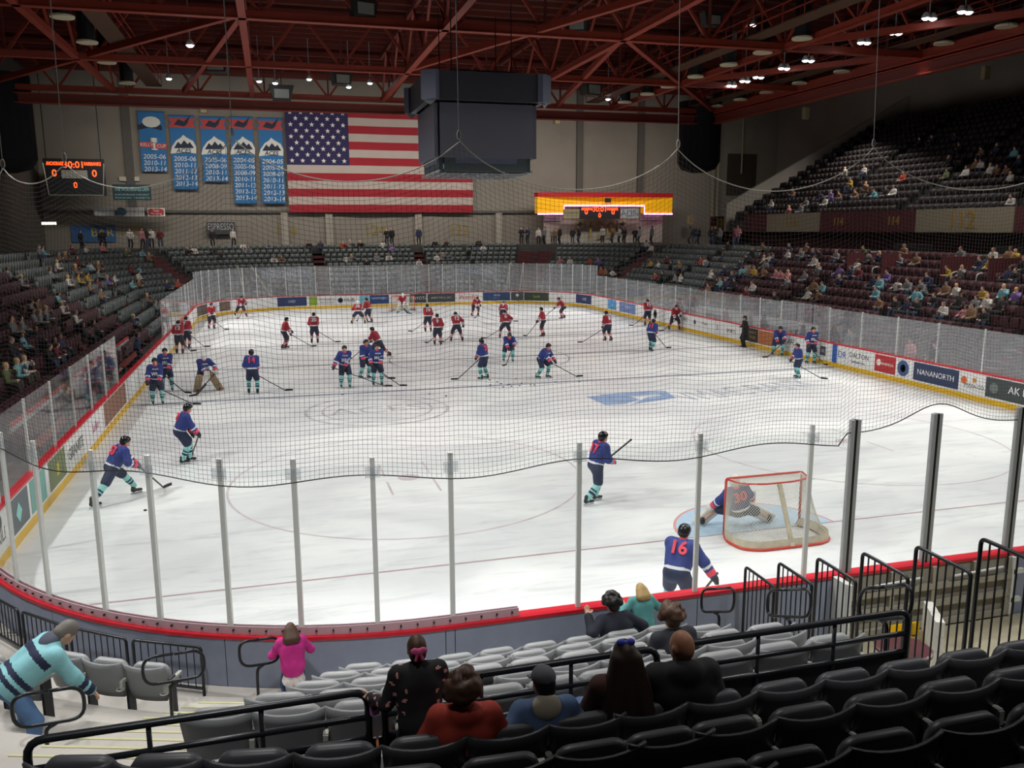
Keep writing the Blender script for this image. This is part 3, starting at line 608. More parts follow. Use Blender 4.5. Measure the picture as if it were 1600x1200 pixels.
# championship banners
m_ban = mat('banner_blue', '2a6ea8', .75, noise=.06, scale=.5); m_bedge = mat('banner_edge', '1d4f80', .8); m_bt = mat('banner_text', 'c8d2d8', .7); m_bred = mat('banner_red', 'b5423f', .7); m_bnavy = mat('banner_navy', '16263e', .7); m_bwhite = mat('banner_white', 'd6d8d4', .7)
BAN = [((214, 174, 263, 268), ['2005-06', '2010-11', '2013-14'], 0), ((263, 180, 311, 296), ['2005-06', '2010-11', '2011-12', '2012-13', '2013-14'], 1), ((311, 182, 358, 284), ['2005-06', '2008-09', '2010-11', '2013-14'], 1), ((358, 182, 402, 318), ['2004-05', '2005-06', '2008-09', '2010-11', '2011-12', '2012-13', '2013-14'], 1), ((402, 184, 447, 318), ['2004-05', '2005-06', '2008-09', '2010-11', '2011-12', '2012-13', '2013-14'], 1)]
for i, ((x0, y0, x1, y1), yrs, kind) in enumerate(BAN):
    by = FARY-.5; A = frame_at(x0, y0, by); B = frame_at(x1, y1, by); w = float(B[0]-A[0])-.06; h = float(A[2]-B[2])
    t = empty('championship_banner', (float(A[0]+B[0])/2, by, float(B[2])), 0, ['leftmost blue title banner with a cup emblem and three seasons', 'second blue title banner from the left, five seasons listed', 'middle blue title banner with four seasons listed', 'fourth blue title banner from the left, seven seasons listed', 'blue title banner with seven seasons, next to the flag'][i], 'banner', 'championship banners')
    mb = MB(); mb.box((0, 0, h/2), (w, .05, h)); mb.build('cloth', m_ban, t); mb = MB(); mb.box((0, 0, h), (w+.06, .1, .1)); mb.build('batten', m_bedge, t); mb = MB(); mb.box((0, 0, 0), (w, .08, .08)); mb.build('lower_batten', m_bedge, t)
    pp = h/(y1-y0)      # metres per photo pixel
    zt = h
    F3 = lambda u, v, q: (u, -.04-q, v)
    if kind == 0:
        z = zt-16*pp; mb = MB(); mb.prism([(-1.2, -.3), (-.2, .05), (.9, -.3), (.9, -.75), (-.2, -.5), (-1.2, -.75)], lambda u, v, q: F3(u, z+v, q), .02); mb.build('ribbon', m_bnavy, t)
        mb = MB(); mb.prism([(.8*math.cos(k*.5236), .5*math.sin(k*.5236)) for k in range(12)], lambda u, v, q: F3(u, z+v, q), .04); mb.build('emblem', m_bwhite, t)
        z2 = zt-52*pp; mb = MB(); mb.box((-.55, -.05, z2), (1.2, .03, .5)); mb.box((.7, -.05, z2-.1), (1.0, .03, .5)); mb.build('cup_ribbon', m_bred, t)
        text('KELLY', 'lettering', m_bt, t, (-.55, -.075, z2), FLAT, .42, .003); text('CUP', 'lettering', m_bt, t, (.75, -.075, z2-.1), FLAT, .42, .003)
        mb = MB(); mb.lathe([(.3, -.5), (.3, -.4), (.1, -.25), (.12, .1), (.3, .25), (.32, .6)], (.1, -.1, z2), 10); mb.build('cup', m_bwhite, t); zs, dz = zt-70*pp, 10*pp
    else:
        z = zt-11*pp; mb = MB()
        mb.prism([(-1.25, -.45), (-.9, 0), (-1.25, .4), (1.25, .4), (.95, 0), (1.25, -.45)], lambda u, v, q: F3(u, z+v, q), .02); mb.build('ribbon', m_bred, t)
        mb = MB(); mb.prism([(-.7, -.2), (-.3, .3), (.2, .1), (.8, .65), (.5, -.1), (.2, -.35)], lambda u, v, q: F3(u, z+v, q), .04); mb.build('emblem', m_bnavy, t)
        z2 = zt-47*pp; mb = MB(); out = [(-1.2, -.75), (-1.0, -.1), (-.6, .45), (-.15, .75), (.05, 1.0), (.35, .75), (.9, .45), (1.15, -.1), (1.1, -.7), (.2, -.6)]
        mb.prism(out, lambda u, v, q: F3(u, z2+v, q), .02); e = mb.build('crest', m_bwhite, t)
        mb = MB(); mb.prism([(-.85, -.25), (-.45, .35), (-.2, .1), (.1, .5), (.4, .15), (.6, .35), (.95, -.2)], lambda u, v, q: F3(u, z2+v, q), .04); mb.build('crest_peaks', m_bnavy, e)
        text('ACES', 'crest_lettering', m_bnavy, e, (0, -.09, z2-.48), FLAT, .55, .003, shear=.2, bold=.01); zs, dz = zt-67*pp, 9.9*pp
    for j, yr in enumerate(yrs): text(yr, 'season_line', m_bt, t, (.05, -.06, zs-dz*j-.05), FLAT, .60, .003, shear=.15, bold=.006)
# LED boards
m_led = mat('led_orange', 'ff4a1c', .5, emit=3.2); m_bface = mat('board_face', '23252a', .5); m_silver = mat('board_frame', 'b9b6a8', .4, .3); m_wpan = mat('blank_panel', 'a8a8a0', .6)
def ledboard(px, py, y, w, h, label, frame=True):
    p = frame_at(px, py, y); t = empty('scoreboard', tuple(p), 0, label, 'scoreboard')
    mb = MB(); mb.box((0, .15, 0), (w, .3, h)); mb.build('face', m_bface, t)
    for s, u, v, sz in (('ANCHORAGE', -.31, .36, .09), ('FAIRBANKS', .31, .36, .09), ('30:01', 0, .33, .17), ('0', -.33, .10, .18), ('0', .33, .10, .18), ('0', 0, -.22, .15)):
        text(s, 'led_lettering', m_led, t, (u*w, -.02, v*h), FLAT, sz*w*.95, .004, bold=.008, width=w*.28 if len(s) > 6 else None)
    return t
t = ledboard(117, 277, 74, 4.9, 3.2, 'dark scoreboard with orange digits and pale frame, far left')
mb = MB(); mb.box((0, -.05, .25), (2.1, .08, .7)); mb.build('blank_panel', m_wpan, t)
mb = MB(); mb.tube([(-2.45, -.05, 1.2), (-2.2, -.05, -1.55), (2.2, -.05, -1.55), (2.45, -.05, 1.2)], .06, 6); mb.build('frame', m_silver, t)
for q in (-2.2, 2.2): mb = MB(); mb.tube([(q, .1, 1.55), (q, .1, 21.6-float(t.location[2]))], .04, 5); mb.build('hanger', m_black, t)
# yellow arch sign with a scoreboard in it
m_arch = mat('arch_yellow', 'e6a90c', .4, emit=.35); m_archr = mat('arch_red', 'b01420', .4, emit=.15); m_neon = mat('neon_pink', 'f59af2', .3, emit=3.)
ay = 74.5; A = frame_at(838, 337, ay); B = frame_at(1049, 330, ay); cx = float(A[0]+B[0])/2; hw = float(B[0]-A[0])/2; zb = float(A[2]+B[2])/2; kx = hw/105.5
arch = empty('arch_sign', (cx, ay, zb), 0, 'glowing yellow and red arch sign with pink neon edge, far right', 'sign')
outl = [(-105, 0), (-105, 23), (105, 23), (105, 0), (55, 0), (55, 11), (-68, 11), (-68, 0)]
mb = MB(); mb.prism([(u*kx, v*kx) for u, v in outl], lambda u, v, w: (u, w-.25-1.0*(1-(u/hw)**2), v), .9); mb.build('light_box', m_arch, arch)
mb = MB(); N_ = 24; V = []; F = []
for i in range(N_+1):
    u = -105+210*i/N_; yy = -.35-1.0*(1-(u/105)**2)
    for v, dy in ((23, 0), (29, .0), (29, 1.3), (23, 1.3)): V.append((u*kx, yy+dy, v*kx))
for i in range(N_):
    for q in range(4): F.append((i*4+q, (i+1)*4+q, (i+1)*4+(q+1) % 4, i*4+(q+1) % 4))
mb.add(V, F); mb.build('red_top', m_archr, arch)
def bow(u): return -.30-1.0*(1-(u/105)**2)
pts = [(-105, -1), (-68, -1), (-68, 10.5), (-40, 10.5), (-5, 10.5), (25, 10.5), (55, 10.5), (55, -1), (105, -1)]
mb = MB(); mb.tube([(u*kx, bow(u)-.05, v*kx) for u, v in pts], .09, 6); mb.build('neon_tube', m_neon, arch)
mb = MB(); mb.box((-4*kx, bow(0)-.08, 18*kx), (9*kx, .1, 6*kx)); mb.build('small_window', m_bface, arch)
t = ledboard(937, 333, ay-1.0, 3.3*kx*19, 16*kx, 'small scoreboard with orange digits set into the yellow arch sign')
def sign(name, x0, y0, x1, y1, y, m, label, cat='sign', txt=None, tm=None, group=None, tsize=.5, depth=.08, frame=None):
    A = frame_at(x0, y0, y); B = frame_at(x1, y1, y); w, h = abs(float(B[0]-A[0])), abs(float(A[2]-B[2])); t = empty(name, tuple((A+B)/2), 0, label, cat, group)
    mb = MB(); mb.box((0, 0, 0), (w, depth, h)); mb.build('board', m, t)
    if frame is not None:
        mb = MB()
        for sx in (-1, 1): mb.box((sx*w/2, 0, 0), (.08, depth+.06, h+.08))
        for sz in (-1, 1): mb.box((0, 0, sz*h/2), (w, depth+.06, .08))
        mb.build('frame', frame, t)
    for (s, u, v, sz) in (txt or []): text(s, 'lettering', tm or m_whitep, t, (u*w, -depth/2-.01, v*h), FLAT, sz*h, .003, width=w*.9 if len(s) > 3 else None)
    return t
m_teal = mat('sign_teal', '13303a', .5); m_tealt = mat('teal_print', '8fc6c8', .5); m_sgrey = mat('sign_grey', 'b0b4b6', .6); m_redp = mat('red_print', 'b8322e', .5)
sign('wall_sign', 175, 288, 237, 313, 74, m_teal, 'dark teal hanging sign with pale block lettering, far left', txt=[('THE WOLVERINES DEN', 0, .2, .36), ('ANCHORAGE HOCKEY', 0, -.15, .14), ('SEASON TICKETS', 0, -.35, .14)], tm=m_tealt)
sign('wall_sign', 146, 323, 180, 337, 76, m_sgrey, 'small pale grey sign, leftmost of three under the teal sign', txt=[('MOUNTAIN', 0, 0, .4)], tm=m_grey)
t = sign('wall_sign', 184, 324, 226, 338, 76, m_whitep, 'white sign with round dark badge, middle of three', txt=[('JOIN THE CLUB', .12, 0, .3)], tm=m_grey)
mb = MB(); mb.lathe([(.42, 0), (.42, .03)], (0, 0, 0), 16); o = mb.build('badge', mat('badge_blue', '3f6f86', .5), t); o.rotation_euler = (math.pi/2, 0, 0); o.location = (-.85, -.05, 0)
t = sign('wall_sign', 230, 325, 258, 338, 76, m_whitep, 'white sign with red rounded plate, rightmost of three')
A = t.location; mb = MB(); mb.prism(rounded(1.35, .62, .2), lambda u, v, w: (u, -.05-w, v), .03); mb.build('plate', m_redp, t); text('Valu', 'lettering', m_whitep, t, (0, -.1, .13), FLAT, .3, .002); text('Plumbing', 'lettering', m_whitep, t, (0, -.1, -.14), FLAT, .26, .002)
sign('shop_sign', 322, 347, 368, 366, FARY-.6, m_grey, 'dark sign reading ESPRESSO above the far concourse', txt=[('ESPRESSO', 0, .1, .75)], tm=mat('pale_print', 'a9acae', .5))
t = sign('mural_board', 110, 352, 182, 378, FARY-.1, mat('mural_blue', '2f5f96', .7), 'blue painted board with yellow letters behind left spectators', txt=[('BAR', .2, .05, .7)], tm=mat('mural_yellow', 'b7a53a', .6))
sign('exit_light', 65, 347, 88, 351, 60, mat('lit_strip', 'fff2d8', .4, emit=2.5), 'short glowing light strip at the far left edge', cat='lamp')
sign('wall_vent', 186, 276, 218, 283, FARY-.2, m_silver, 'pale vent box on the wall above the teal sign', cat='vent')
sign('wall_sign', 880, 327, 905, 341, ay-1.3, mat('cream_board', '9b9274', .6), 'cream sign with script lettering left of the arch scoreboard', txt=[('Suzanne', 0, .1, .4)], tm=m_grey)
sign('wall_sign', 970, 326, 998, 341, ay-1.3, m_sgrey, 'pale sign with ADN lettering right of the arch scoreboard', txt=[('ADN', 0, 0, .95)], tm=mat('slate_print', '5d7284', .6))
sign('wall_sign', 851, 338, 877, 345, FARY-3.1, m_sgrey, 'thin grey sign under the left end of the arch', txt=[('ALASKA', 0, 0, .6)], tm=m_grey); sign('wall_sign', 1000, 338, 1030, 344, FARY-3.1, m_sgrey, 'thin grey sign under the right end of the arch', txt=[('SEASON', 0, 0, .6)], tm=m_grey)
for x0, x1, l in ((899, 912, 'left'), (965, 979, 'right')):
    t = sign('emblem_board', x0, 342, x1, 357, FARY-3.1, mat('emblem_cream', 'a8a283', .6), 'square cream board with dark bird emblem, %s of two' % l); mb = MB(); mb.prism([(-.35, -.1), (-.1, .05), (.1, .3), (.15, .02), (.4, .1), (.1, -.25)], lambda u, v, w: (u, -.05-w, v), .02); mb.build('bird', m_grey, t)
p = wallpt(938, 360, 3.3); num_wall = slab('concourse_wall', (float(onY(850, 350, FARY-3)[0]), FARY-3, CONC), (float(onY(1035, 350, FARY-3)[0]), FARY-2.8, float(onY(940, 318, FARY-3)[2])), m_wallw)
tag(num_wall, 'pale concourse wall numbered 120 under the arch sign', None, kind='structure'); text('120', 'section_number', m_fade, num_wall, tuple(p-[0, .1, 0]), FLAT, 2.3, .01)
sign('wall_sign', 1074, 336, 1084, 350, FARY-2, mat('cream_board', '9b9274', .6), 'small upright cream sign with red mark by the right corner', txt=[('2', 0, 0, .8)], tm=m_redp)
for px, l in ((1125, 'left'), (1175, 'right')): sign('wall_sign', px-5, 341, px+5, 355, 60.2, m_gold, 'small gold board on the maroon wall, %s of two' % l)
slab('maroon_wall', (float(onY(1112, 350, 60.3)[0]), 60.3, CONC), (float(onY(1200, 350, 60.3)[0]), 60.6, float(onY(1150, 338, 60.3)[2])), m_maroon, terr)
# ================================================================== NEAR STAND: terrace, seats, rails, fences, gate
m_pale = mat('pale_concrete', 'aeaaa4', .8, noise=.10, scale=2); m_nose = mat('yellow_nosing', 'b5b48a', .6); m_rail = mat('rail_black', '23262b', .32, .3)
NZ = lambda k: .46+.35*k
UZ = lambda j: 2.24+.36*j
XR = 11.75
prof = [(.17, -.15), (.17, .36), (.75, .36)]
for k in range(5): prof += [(.75+.80*k, NZ(k)), (1.55+.80*k, NZ(k))]
prof += [(4.82, NZ(4)), (4.82, -.15)]
mb = MB(); sweep(mb, s_near(XR), s_left(6)+PER, prof, ds=.5); nt_ = mb.build('near_terrace', m_pale); tag(nt_, 'pale concrete steps of the near stand below the rails', None, kind='structure')
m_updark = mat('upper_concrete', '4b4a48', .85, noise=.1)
prof = [(4.83, -.15), (4.83, UZ(0)), (5.9, UZ(0))]
for j in range(1, 8): prof += [(5.9+.85*(j-1), UZ(j)), (5.9+.85*j, UZ(j))]
prof += [(5.9+.85*7, UZ(8)), (14.2, UZ(8)), (14.2, -.15)]
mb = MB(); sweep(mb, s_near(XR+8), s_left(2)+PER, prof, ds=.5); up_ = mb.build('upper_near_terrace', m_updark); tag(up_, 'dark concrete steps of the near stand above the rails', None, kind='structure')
slab('vomitory_floor', (11.9, -4.82, -.1), (24, -.2, .0), mat('worn_floor', 'a39b84', .7, noise=.15, scale=2), label='worn pale floor of the passage by the open bench gate')
# aisle steps with pale nosings
def aisle(sc, w, name='aisle_steps'):
    t = empty(name, (0, 0, 0), 0); t.parent = nt_
    for k in range(5):
        for h in (0, 1):
            o0 = .75+.80*k-.40+.40*h; z1 = NZ(k)-.175*(1-h)
            mb = MB(); sweep(mb, sc-w/2, sc+w/2, [(o0, z1-.25), (o0, z1+.01), (o0+.42, z1+.01), (o0+.42, z1-.25)], ds=2); st = mb.build('step', m_pale, nt_)
            mb = MB(); sweep(mb, sc-w/2, sc+w/2, [(o0-.004, z1-.03), (o0-.004, z1+.016), (o0+.028, z1+.016), (o0+.028, z1-.03)], ds=2); mb.build('nosing', m_nose, st)
    bpy.data.objects.remove(t)
AIS_L = PER+math.radians(18)*R; aisle(AIS_L, 1.35); aisle(s_near(11.2), 1.0)
# ---- tip-up seats
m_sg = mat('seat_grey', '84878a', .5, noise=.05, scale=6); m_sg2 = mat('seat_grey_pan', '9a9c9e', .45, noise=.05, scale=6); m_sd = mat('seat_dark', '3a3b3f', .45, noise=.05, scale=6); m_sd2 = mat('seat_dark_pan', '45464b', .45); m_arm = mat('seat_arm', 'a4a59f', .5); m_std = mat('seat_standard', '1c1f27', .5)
def curved_shell(w, z0, z1, th, dep, tilt, flare, nu=8, nv=6, y0=0.):
    """a back shell: local y forward; wraps forward at the sides"""
    mb = MB(); V = []; F = []
    for side in (0, 1):
        for i in range(nu+1):
            u = -1+2*i/nu
            for j in range(nv+1):
                v = j/nv; z = z0+(z1-z0)*v+.025*abs(u)**3*v-.008*(1-u*u)*v*v; ww = w/2*(.80+.20*v**.6)
                y = dep*u*u*(.6+.4*v)-tilt*v+y0; V.append((u*ww, y+(th if side else 0), z))
    n1 = (nu+1)*(nv+1); I = lambda s, i, j: s*n1+i*(nv+1)+j
    for i in range(nu):
        for j in range(nv):
            F.append((I(0, i, j), I(0, i+1, j), I(0, i+1, j+1), I(0, i, j+1))); F.append((I(1, i, j), I(1, i, j+1), I(1, i+1, j+1), I(1, i+1, j)))
    for i in range(nu): F.append((I(0, i, nv), I(0, i+1, nv), I(1, i+1, nv), I(1, i, nv))); F.append((I(0, i+1, 0), I(0, i, 0), I(1, i, 0), I(1, i+1, 0)))
    for j in range(nv): F.append((I(0, 0, j+1), I(1, 0, j+1), I(1, 0, j), I(0, 0, j))); F.append((I(0, nu, j), I(1, nu, j), I(1, nu, j+1), I(0, nu, j+1)))
    return mb.add(V, F)
def seat_meshes(mb_, mp_):
    d = {}
    d['backrest'] = (curved_shell(.57, .36, .83, .028, .05, .10, 0).mesh('seat_back', mb_, True))
    mb = MB(); nn = 8; pts = rounded(.47, .40, .1, 4)   # folded pan: pillowy rounded slab standing upright
    V = []; F = []; m = len(pts)
    for sc, y in ((.86, .115), (1., .135), (1., .185), (.82, .215)):
        for u, v in pts: V.append((u*sc, y-.06*((v+.22)/.44), .60+v*sc))
    for q in range(3):
        for i in range(m): F.append((q*m+i, q*m+(i+1) % m, (q+1)*m+(i+1) % m, (q+1)*m+i))
    F += [tuple(range(m-1, -1, -1)), tuple(3*m+i for i in range(m))]; mb.add(V, F); d['seat_pan'] = mb.mesh('seat_pan', mp_, True)
    mb = MB(); mb.box((.2825, .10, .62), (.045, .34, .035)); mb.box((.2825, -.06, .58), (.04, .05, .1)); d['armrest'] = mb.mesh('armrest', m_arm)
    mb = MB(); mb.box((.2825, .07, .33), (.035, .12, .66)); mb.box((.2825, .08, .02), (.05, .26, .04)); d['standard'] = mb.mesh('standard', m_std)
    mb = MB(); mb.tube([(.2825+.045*math.cos(a), -.10+.045*math.sin(a), .54) for a in np.linspace(0, 6.28, 11)[:-1]], .006, 4, closed=True); d['cup_ring'] = mb.mesh('cup_ring', m_arm)
    return d
SM_G = seat_meshes(m_sg, m_sg2); SM_D = seat_meshes(m_sd, m_sd2)
def near_seat(sm, x, y, z, ang, label, group):
    t = empty('stadium_seat', (x, y, z), ang, label, 'seat', group)
    for k in ('backrest', 'seat_pan', 'armrest', 'standard', 'cup_ring'): link(k, sm[k], t)
def s_nx(x, off):
    return s_near(x) if x >= R else PER+R*math.asin((R-x)/(R+off))
def place_row(sm, x0, x1, off, z, lab, group):
    s, lim, out = s_nx(x1, off), s_nx(x0, off), []
    while True:
        f = R/(R+off) if s > PER else 1.; s -= .2825*f
        if s < lim: break
        out.append(s); s -= .2825*f
    for i, s in enumerate(out):
        x, y, nx, ny = path(s, off); near_seat(sm, x, y, z, math.atan2(-ny, -nx)-math.pi/2, lab % (ORD[i] if i < 20 else 'far'), group)
RN = ['front', 'second', 'third', 'fourth', 'fifth', 'sixth']
for k in range(5):
    place_row(SM_G, 10.62, (5.9, 5.57, 5.3, 4.95, 4.5)[k], 1.35+.80*k, NZ(k), 'light grey tip-up seat, %s from the left aisle in '+RN[k]+' row by boards', 'grey seats of the near stand')
    sc = AIS_L+.60+.85*k; ln = (1.9 if k == 0 else 2.6)*R/(R+1.35+.80*k)
    n = int(ln*(R+1.35+.80*k)/R/.565)
    for i in range(n):
        s = sc+(i+.5)*.565*R/(R+1.35+.80*k)+.1; x, y, nx, ny = path(s, 1.35+.80*k)
        near_seat(SM_G, x, y, NZ(k), math.atan2(-ny, -nx)-math.pi/2, 'light grey corner seat, %s from the pale steps in %s corner row' % (ORD[i], RN[k]), 'grey seats of the near stand')
def s_off(x): return s_near(x)
for j in range(5):
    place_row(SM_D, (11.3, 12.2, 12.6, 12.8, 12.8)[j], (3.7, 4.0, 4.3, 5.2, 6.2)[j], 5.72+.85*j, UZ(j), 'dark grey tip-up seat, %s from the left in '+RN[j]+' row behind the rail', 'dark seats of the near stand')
# ---- black rails
def bend(pts, r=.12, n=4):
    P = [np.array(p, float) for p in pts]; out = [P[0]]
    for i in range(1, len(P)-1):
        a = P[i-1]-P[i]; b = P[i+1]-P[i]; la, lb = np.linalg.norm(a), np.linalg.norm(b); q = min(r, la*.45, lb*.45); p0 = P[i]+a/la*q; p1 = P[i]+b/lb*q
        for k in range(n+1): t = k/n; out.append((1-t)**2*p0+2*t*(1-t)*P[i]+t*t*p1)
    return out+[P[-1]]
def guard(x0, x1, label):
    t = empty('guard_rail', ((x0+x1)/2, -4.9, UZ(0)), 0, label, 'railing', 'rails of the near stand'); h = (x1-x0)/2
    mb = MB(); mb.tube(bend([(-h, 0, 0), (-h, 0, .81), (h, 0, .81), (h, 0, 0)]), .029, 10); mb.build('top_rail', m_rail, t, True)
    mb = MB(); mb.tube([(-h, 0, .60), (h, 0, .60)], .024, 8); mb.build('middle_rail', m_rail, t, True)
    mb = MB(); mb.tube([(-h, 0, .43), (h, 0, .43)], .024, 8); mb.build('lower_rail', m_rail, t, True)
    mb = MB(); mb.box((0, .02, .19), (x1-x0+.1, .02, .44)); mb.build('kick_panel', m_black, t)
    for q in (-.33, .33): mb = MB(); mb.tube([(q*2*h*.5, 0, 0), (q*2*h*.5, 0, .8)], .018, 8); mb.build('post', m_rail, t, True)
guard(3.62, 5.9, 'black three-bar rail at the left, above the pale aisle steps'); guard(6.02, 8.25, 'black three-bar rail in the middle, before the seated group'); guard(8.42, 10.7, 'black three-bar rail at the right, beside the picket fence')
def hoop(p, q, z0, label):
    """aisle handrail: a rounded loop following the stair slope on one bent post"""
    p, q = np.array(p), np.array(q); d = q-p; t = empty('aisle_handrail', tuple(p), 0, label, 'railing', 'looped aisle handrails'); dn = np.array([0, 0, -.34])
    mid = d*.42+dn
    loop = bend([d*.5, d, d+dn*.6, d*.75+dn*1.05, mid, d*.15+dn*.9, dn*.35, (0, 0, 0), d*.5][:-1]+[d*.5], .14)
    mb = MB(); mb.tube(bend([d*.5, d*1.0, d+dn, d*.0+dn, d*0., d*.48], .15, 5), .019, 8); mb.build('loop', m_rail, t, True)
    mb = MB(); foot = np.array([d[0]*.6, d[1]*.6, z0-p[2]]); mb.tube(bend([d*.40+dn, d*.58+dn*1.15, foot+[0, 0, .4], foot], .12), .02, 8); mb.build('post', m_rail, t, True)
hoop((11.0, -.64, 1.39), (11.0, -1.5, 1.79), NZ(0), 'looped black handrail nearest the red board cap on the right'); hoop((11.0, -2.26, 2.08), (11.0, -3.1, 2.45), NZ(2), 'looped black handrail in the middle of the right-hand steps'); hoop((11.0, -3.89, 2.79), (11.0, -4.6, 3.14), NZ(3), 'looped black handrail highest on the right-hand steps')
hoop((5.21, -.30, 1.33), (4.74, -.50, 1.42), NZ(0), 'looped black handrail beside the child in pink'); hoop((4.36, -.85, 1.56), (3.72, -1.05, 1.64), NZ(0), 'looped black handrail by the grey corner seats'); hoop((3.36, -2.2, 2.0), (2.80, -2.45, 2.12), NZ(1), 'looped black handrail lowest at the left, by bent man')
def picket(a, b, zt, zb, n, label, lead=.0):
    a, b = np.array([*a, 0.]), np.array([*b, 0.]); t = empty('picket_fence', tuple(a+[0, 0, zb]), 0, label, 'fence', 'black picket fence panels'); d = b-a; h = zt-zb
    mb = MB(); mb.tube(bend([(0, 0, 0), (0, 0, h), d+[0, 0, h], d], .06), .021, 8); mb.build('frame', m_rail, t, True)
    mb = MB(); mb.bar(np.array([0, 0, .1]), d+[0, 0, .1], .03, .03); mb.build('lower_bar', m_rail, t)
    for i in range(1, n): mb = MB(); mb.bar(d*i/n+[0, 0, .1], d*i/n+[0, 0, h], .013, .013); mb.build('picket', m_rail, t)
for j in range(7):
    y0 = -.42-.82*j; picket((11.82, y0), (11.82, y0-.74), 1.55+.385*j, .30+.385*j-.3, 7, 'black picket fence panel beside right steps, %s from the boards' % ORD[j])
for j, (a0, a1) in enumerate(((66, 58.6), (57.8, 50.6), (49.8, 42.8), (42, 35), (34, 27), (26, 19))):
    P = [(R-(R+.42)*math.cos(math.radians(a)), R-(R+.42)*math.sin(math.radians(a))) for a in (a0, a1)]; picket(P[0], P[1], 1.05, .36, 9, 'black picket fence panel along the corner boards, %s from the aisle' % ORD[j])
# ---- back of the bench gate
m_gal = mat('galvanised', 'a9a698', .5, .35, noise=.1, scale=5); m_gpan = mat('gate_back', '8f8a7e', .7, noise=.1, scale=3); m_yel = mat('yellow_plate', 'e4b80f', .5)
gate = empty('bench_gate', (15.35, -.12, 0), 0, 'galvanised back frame of the bench gate below the red cap', 'gate')
mb = MB(); mb.box((0, -.02, .56), (3.2, .03, .95)); mb.build('panel', m_gpan, gate)
for x in (-1.55, -.75, .05, .85, 1.55): mb = MB(); mb.box((x, -.07, .55), (.08, .08, 1.0)); mb.build('upright', m_gal, gate)
for z in (.08, .42, .72): mb = MB(); mb.box((0, -.09, z), (3.15, .07, .09)); mb.build('crossbar', m_gal, gate)
for x in (-.75, .85): mb = MB(); mb.tube([(x-.5, -.16, .88), (x+.5, -.16, .92)], .022, 7); mb.build('latch_bar', m_alu, gate, True)
mb = MB(); mb.box((1.6, -.1, .55), (.06, .1, 1.0)); mb.box((1.7, -.12, .8), (.2, .06, .08)); mb.box((1.7, -.12, .3), (.2, .06, .08)); mb.build('hinge', m_alu, gate)
mb = MB(); mb.box((0, 0, .03), (.62, .3, .06)); mb.box((.2, .13, .14), (.62, .05, .2)); mb.build('threshold_plate', m_yel, None, loc=(14.5, -.52, 0)); tag(bpy.context.scene.objects['threshold_plate'], 'yellow folded plate on the floor before the bench gate', 'plate')
dr = empty('drum', (13.68, -1.58, 0), 0, 'white drum with a dark maroon lid behind the picket fence', 'drum')
mb = MB(); mb.lathe([(.33, 0), (.36, .02), (.36, .22), (.38, .25), (.36, .28), (.36, .52), (.38, .55)], n=24); mb.build('barrel', m_whitep, dr, True); mb = MB(); mb.lathe([(.385, .55), (.385, .585), (.35, .60)], n=24); mb.build('lid', mat('lid_maroon', '4a1a22', .4), dr)
bl = empty('block_stack', (14.75, -.95, 0), -.5, 'stack of white foam blocks standing by the bench gate', 'blocks')
for i in range(3):
    for q in (0, 1): mb = MB(); mb.box((0, q*.37-.2, .12+.235*i), (.13, .36, .23)); mb.build('block', mat('white_block', 'c9c8c2', .8, noise=.06), bl)
mb = MB(); mb.box((0, 0, .55), (.1, .35, 1.1)); mb.box((0, -.2, .55), (.06, .06, 1.1)); o = mb.build('gate_jamb', m_alu, None, loc=(13.55, -.33, 0)); tag(o, 'upright aluminium jamb at the left side of the bench gate', 'jamb')
# ================================================================== FIGURES: smooth bodies grown from tapered limbs
def cap(a, b, r1, r2=None): return ('c', np.asarray(a, float), np.asarray(b, float), r1, r1 if r2 is None else r2)
def ell(c, r, M=None): return ('e', np.asarray(c, float), np.asarray(r, float), np.eye(3) if M is None else np.asarray(M, float))
def rbox(c, h, rd, M=None): return ('b', np.asarray(c, float), np.asarray(h, float), rd, np.eye(3) if M is None else np.asarray(M, float))
def pd(p, P):
    if p[0] == 'c':
        ab = p[2]-p[1]; t = np.clip(((P-p[1])@ab)/max(ab@ab, 1e-9), 0, 1); return np.linalg.norm(P-p[1]-t[..., None]*ab, axis=-1)-(p[3]+(p[4]-p[3])*t)
    if p[0] == 'e':
        q = (P-p[1])@p[3].T; k0 = np.linalg.norm(q/p[2], axis=-1); k1 = np.linalg.norm(q/p[2]**2, axis=-1); return k0*(k0-1)/np.maximum(k1, 1e-6)
    q = np.abs((P-p[1])@p[4].T)-p[2]+p[3]; return np.linalg.norm(np.maximum(q, 0), axis=-1)+np.minimum(q.max(-1), 0)-p[3]
def field(prims, P, k, cuts=()):
    d = None
    for p in prims:
        e = pd(p, P)
        if d is None: d = e
        elif k > 0: h = np.clip(.5+.5*(d-e)/k, 0, 1); d = d*(1-h)+e*h-k*h*(1-h)
        else: d = np.minimum(d, e)
    for n, o in cuts: d = np.maximum(d, (P-np.asarray(o, float))@np.asarray(n, float))
    return d
def pbounds(prims):
    lo = np.full(3, 9e9); hi = -lo
    for p in prims:
        if p[0] == 'c': r = max(p[3], p[4]); a = np.minimum(p[1], p[2])-r; b = np.maximum(p[1], p[2])+r
        else: r = np.linalg.norm(p[2]) if p[0] == 'b' else max(p[2]); a = p[1]-r; b = p[1]+r
        lo = np.minimum(lo, a); hi = np.maximum(hi, b)
    return lo, hi
OFF8 = [(i, j, k) for i in (0, 1) for j in (0, 1) for k in (0, 1)]
